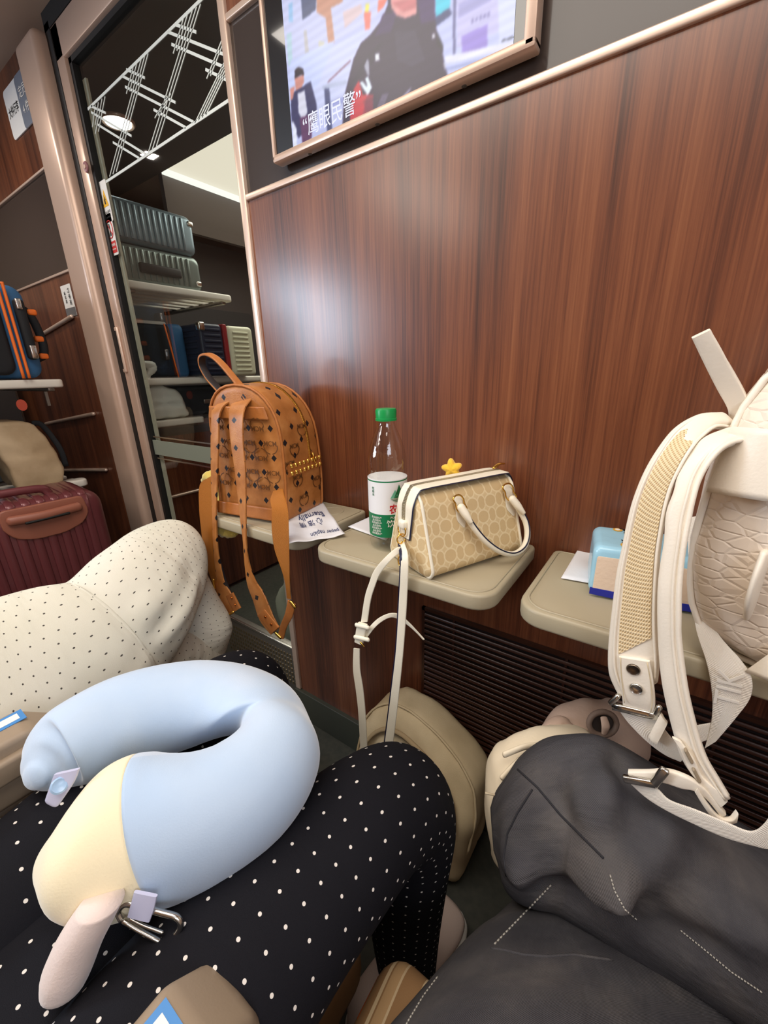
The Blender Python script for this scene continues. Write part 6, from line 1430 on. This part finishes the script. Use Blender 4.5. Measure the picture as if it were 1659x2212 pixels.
box('handle', (-1.968, 0.16, zl + 0.14), (-1.955, 0.28, zl + 0.16), M_bk, dc, bev=0.005)

# maroon ribbed suitcase standing on the floor
M_mar = mat('maroon_shell', rgb(112, 56, 60), 0.35, 0.25, coat=0.3, bump=0.1, bscale=300)
ms_ = thing('maroon_suitcase', 'maroon ribbed hard suitcase standing on the floor in front of the left rack', 'suitcase', (-1.55, 0.25, 0))
y1_, x_f = 0.508, -1.500; W_, Hs = 0.46, 0.66
mf_ = Fr(V((x_f, y1_ - W_, 0.045)), V((0.06, 1, 0)))
def ribd(co):
    t = (co.y - (y1_ - W_)) / W_
    if co.x > x_f - 0.03 or True:
        s = math.sin(t * math.pi * 2 * 13); return 0.0022 * max(-0.6, s) if 0.05 < t < 0.95 else 0
def ring_outline(): return densify(rrect(0, W_, 0, Hs, 0.05), 0.009)
puff('shell', ring_outline(), 0.25, mf_, M_mar, ms_, r=0.035, steps=6)
rb = []
for k in range(12):
    y = 0.030 + k * 0.0345; ztop = Hs - 0.012 if not (4 > k > -1) else Hs - 0.012
    a = mf_.p(y, -0.004, 0.05); b = mf_.p(y + 0.022, 0.003, ztop - 0.045)
    rb.append((y, ztop))
bm = bmesh.new()
for y, zt_ in rb:
    o = rings_mesh('t', tube_rings([mf_.p(y, 0.004, 0.035), mf_.p(y, -0.001, 0.07), mf_.p(y, -0.001, Hs - 0.060), mf_.p(y, 0.008, Hs - 0.022), mf_.p(y, 0.035, Hs + 0.000), mf_.p(y, 0.20, Hs + 0.000)], [(0.0115, 0.0042)] * 6, 10, 3, up=-mf_.y, e=2.6, dome=True), M_mar, None)
    bm.from_mesh(o.data); d = o.data; bpy.data.objects.remove(o); bpy.data.meshes.remove(d)
me = bpy.data.meshes.new('ribs'); bm.to_mesh(me); bm.free(); link('ribs', me, M_mar, ms_)
M_cop = mat('copper_brown_plastic', rgb(150, 92, 74), 0.38)
hp_ = []
for u, z in ((0.205, Hs - 0.010), (0.405, Hs - 0.010), (0.412, Hs - 0.065), (0.39, Hs - 0.095), (0.34, Hs - 0.112), (0.27, Hs - 0.112), (0.225, Hs - 0.098), (0.203, Hs - 0.065)): hp_.append((u, z))
puff('handle_plate', wsm(densify(hp_, 0.012), 1), 0.012, Fr(mf_.p(0, -0.010, 0), mf_.x), M_cop, ms_, r=0.004)
h_ = tube('grip', [mf_.p(0.225, -0.018, Hs - 0.040), mf_.p(0.30, -0.024, Hs - 0.042), mf_.p(0.385, -0.018, Hs - 0.040)], [(0.010, 0.014)] * 3, M_cop, ms_, dome=True)
tube('grip_slot', [mf_.p(0.255, -0.030, Hs - 0.052), mf_.p(0.355, -0.030, Hs - 0.050)], [(0.004, 0.004)] * 2, M_black, h_, dome=True)
tube('top_handle', [mf_.p(0.10, 0.06, Hs + 0.002), mf_.p(0.12, 0.06, Hs + 0.020), mf_.p(0.22, 0.06, Hs + 0.024), mf_.p(0.32, 0.06, Hs + 0.020), mf_.p(0.34, 0.06, Hs + 0.002)], [(0.008, 0.012)] * 5, M_mar, ms_, dome=True)
for u in (0.06, W_ - 0.06):
    for dpt in (0.06, 0.19):
        lathe('wheel', [(0, -0.011), (0.02, -0.011), (0.022, 0), (0.02, 0.011), (0, 0.011)], mf_.p(u, dpt, -0.0225), M_black, ms_, n=20, axis=mf_.x)

# ---- vestibule rack beyond the glass and its load
rU = rack('luggage_shelf', -1.66, 0.50, 0.80, 1.245, Z(0.335), 'upper white slatted shelf seen through the glass door, carrying two silver cases', slats=5)
rM = rack('luggage_shelf', -1.78, 0.35, 0.80, 1.00, Z(0.222), 'short pale shelf seen through the glass just under the upper slatted shelf', slats=2)
rL = rack('luggage_shelf', -1.69, 0.60, 0.80, 2.05, Z(0.003), 'middle white shelf seen through the glass, under the navy and cream suitcase')
rB = rack('luggage_shelf', -1.70, 0.55, 0.80, 1.05, Z(-.160), 'lowest pale shelf seen through the glass, under the white plastic bag', slats=3)
vb = thing('rack_frame', 'dark end frame of the luggage rack beyond the glass', 'rack frame', (-2.3, 1.4, 0))
box('back_panel', (-2.36, 0.78, 0.0), (-2.32, 2.2, 1.74), mat('rack_back', rgb(64, 60, 60), 0.5), vb)
box('base_cabinet', (-2.32, 0.80, 0.02), (-1.74, 2.2, 0.80), M_wood, vb)
for a, b, c, d in ((362, 1076, 440, 1056), (385, 1182, 446, 1160)):
    tube('slim_strip', [PX(a, b, -1.734), PX((a + c) / 2, (b + d) / 2, -1.734), PX(c, d, -1.734)], [(0.006, 0.006)] * 3, M_champ, vb, n=10, sub=2, dome=True)  # solid strips stand in for bars mirrored in the lower glass
def ridged(name, label, cat, x, y0, y1, z0, z1, m, depth_=0.30, rib=0.022, vertical=True, xf=None):
    t = thing(name, label, cat, (x - depth_ / 2, (y0 + y1) / 2, z0))
    fr = Fr(V((x, y0, z0)), V((0, 1, 0))); Wd, Hd = y1 - y0, z1 - z0
    puff('shell', densify(rrect(0, Wd, 0, Hd, min(0.03, Hd * 0.2)), 0.02), depth_, fr, m, t, r=0.018)
    bs_ = []
    if vertical:
        k = int((Wd - 0.05) / rib)
        for i in range(k): bs_.append(((x - 0.004, y0 + 0.03 + i * rib, z0 + Hd * 0.10), (x + 0.004, y0 + 0.03 + i * rib + rib * 0.5, z1 - Hd * 0.10)))
    else:
        k = int((Hd - 0.04) / rib)
        for i in range(k): bs_.append(((x - 0.004, y0 + Wd * 0.08, z0 + 0.025 + i * rib), (x + 0.004, y1 - Wd * 0.08, z0 + 0.025 + i * rib + rib * 0.5)))
    joinboxes('ridges', bs_, m, t, bev=0.003); return t
M_al = mat('silver_shell', rgb(128, 146, 156), 0.35, 0.5); M_al2 = mat('grey_green_shell', rgb(116, 128, 124), 0.35, 0.5)
zs0 = Z(0.337)
s2 = ridged('silver_suitcase', 'grey green ridged case on the upper shelf beyond the glass, lower of two', 'suitcase', -1.70, 0.78, 1.135, zs0, zs0 + 0.125, M_al2)
box('handle', (-1.698, 0.88, zs0 + 0.035), (-1.684, 1.04, zs0 + 0.068), M_black, s2, bev=0.008)
s1_ = ridged('silver_suitcase', 'silver blue ridged case lying on top of the grey green one beyond the glass', 'suitcase', -1.70, 0.78, 1.13, zs0 + 0.127, zs0 + 0.265, M_al)
for t_, zq in ((s2, zs0 + 0.02), (s1_, zs0 + 0.23)):
    box('corner_guard', (-1.708, 1.105, zq), (-1.696, 1.128, zq + 0.018), M_chrome, t_, bev=0.004)
M_nav = mat('navy_shell', rgb(36, 42, 62), 0.4)
nv = thing('navy_suitcase', 'navy ridged suitcase with red stripe and cream half on the middle shelf beyond the glass', 'suitcase', (-1.72, 1.15, Z(0.004)))
zn = Z(0.005)
nf = Fr(V((-1.62, 1.035, zn)), V((0, 1, 0)))
puff('shell', densify(rrect(0, 0.105, 0, 0.205, 0.016), 0.02), 0.24, nf, M_nav, nv, r=0.012)
joinboxes('ridges', [((-1.625, 1.050, zn + 0.022 + k * 0.022), (-1.617, 1.128, zn + 0.033 + k * 0.022)) for k in range(8)] + [((-1.84, 1.031, zn + 0.022 + k * 0.022), (-1.65, 1.038, zn + 0.033 + k * 0.022)) for k in range(8)], M_nav, nv, bev=0.003)
puff('red_stripe', densify(rrect(0, 0.020, 0, 0.207, 0.006), 0.02), 0.242, Fr(nf.p(0.106, -0.002, 0), nf.x), mat('red_band', rgb(150, 40, 44), 0.4), nv, r=0.004, label='red band')
crm = mat('cream_shell', rgb(226, 226, 200), 0.4)
puff('cream_half', densify(rrect(0, 0.130, 0, 0.203, 0.016), 0.02), 0.240, Fr(nf.p(0.127, -0.003, 0), nf.x), crm, nv, r=0.012, label='cream shell')
joinboxes('cream_ridges', [((-1.622, 1.185, zn + 0.020 + k * 0.019), (-1.613, 1.265, zn + 0.029 + k * 0.019)) for k in range(9)], crm, nv, bev=0.003)
box('corner_guard', (-1.64, 1.030, zn + 0.175), (-1.612, 1.058, zn + 0.208), M_chrome, nv, bev=0.006)
# dark blue bag with orange zip beyond the glass
db = thing('dark_bag', 'dark bag with blue side and thin orange zip on the middle shelf beyond the glass', 'bag', (-1.85, 0.98, zn))
puff('bag_body', densify(rrect(0, 0.19, 0, 0.20, 0.02), 0.02), 0.22, Fr(V((-1.72, 0.83, zn)), V((0, 1, 0))), M_bk, db, r=0.02)
puff('blue_side', densify(rrect(0, 0.068, 0, 0.205, 0.02), 0.02), 0.235, Fr(V((-1.715, 0.96, zn)), V((0, 1, 0))), M_bl, db, r=0.02, label='steel blue side')
rings_mesh('orange_zip', tube_rings([V((-1.712, 0.945, zn + 0.2)), V((-1.708, 0.955, zn + 0.1)), V((-1.708, 0.965, zn))], 0.003, 8, 3), M_or, db, label='orange zip line')
# dark case under the middle shelf
dk_ = thing('black_case', 'black case under the middle shelf beyond the glass, right of the white plastic bag', 'suitcase', (-1.85, 1.15, Z(-.157)))
puff('shell', densify(rrect(0, 0.34, 0, 0.125, 0.02), 0.02), 0.25, Fr(V((-1.75, 0.97, Z(-.157))), V((0, 1, 0))), M_bk, dk_, r=0.015)
box('handle', (-1.748, 1.08, Z(-.11)), (-1.738, 1.18, Z(-.09)), M_steel, dk_, bev=0.003)
# white plastic carrier bag
pbag = thing('plastic_bag', 'white translucent plastic bag with tied top on the lowest shelf beyond the glass', 'plastic bag', (-1.80, 0.90, Z(-.158)))
M_pl = mat('thin_white_plastic', rgb(226, 230, 222), 0.35, bump=0.6, bscale=40)
pts_ = [(0.0, 0.0), (0.195, 0.0), (0.19, 0.06), (0.165, 0.115), (0.09, 0.135), (0.045, 0.155), (0.02, 0.150), (0.0, 0.09)]
puff('bag_body', wsm(densify(pts_, 0.012), 2), 0.14, Fr(V((-1.715, 0.80, Z(-.157))), V((0, 1, 0))), M_pl, pbag, r=0.03, steps=5, disp=nz(90, 0.004))
tube('bag_ears', [V((-1.72, 0.83, Z(-.02))), V((-1.715, 0.845, Z(0.01))), V((-1.715, 0.865, Z(0.045))), V((-1.71, 0.84, Z(0.06)))], [(0.010, 0.014), (0.006, 0.008), (0.012, 0.02), (0.006, 0.008)], M_pl, pbag, dome=True, disp=nz(160, 0.003))
# reflection of a bag in the lower glass, built as a solid bundle
lb_ = thing('bag_reflection', 'pale grey green bundle behind the lower glass, standing in for the reflection of a bag', 'bag', (-0.98, 0.95, 0))
puff('bundle_body', wsm(densify([(0, 0), (0.36, 0), (0.36, 0.20), (0.30, 0.36), (0.2, 0.40), (0.08, 0.34), (0.0, 0.22)], 0.03), 2), 0.24, Fr(V((-1.14, 0.84, 0.02)), V((1, 0, 0))), mat('pale_sage_cloth', rgb(158, 160, 146), 0.7), lb_, r=0.06, steps=5, disp=nz(20, 0.010))
tube('drawstring', [V((-1.02, 0.835, 0.37)), V((-0.96, 0.825, 0.40)), V((-0.90, 0.835, 0.37))], 0.005, mat('pale_sage_cloth', rgb(158, 160, 146), 0.7), lb_, dome=True)
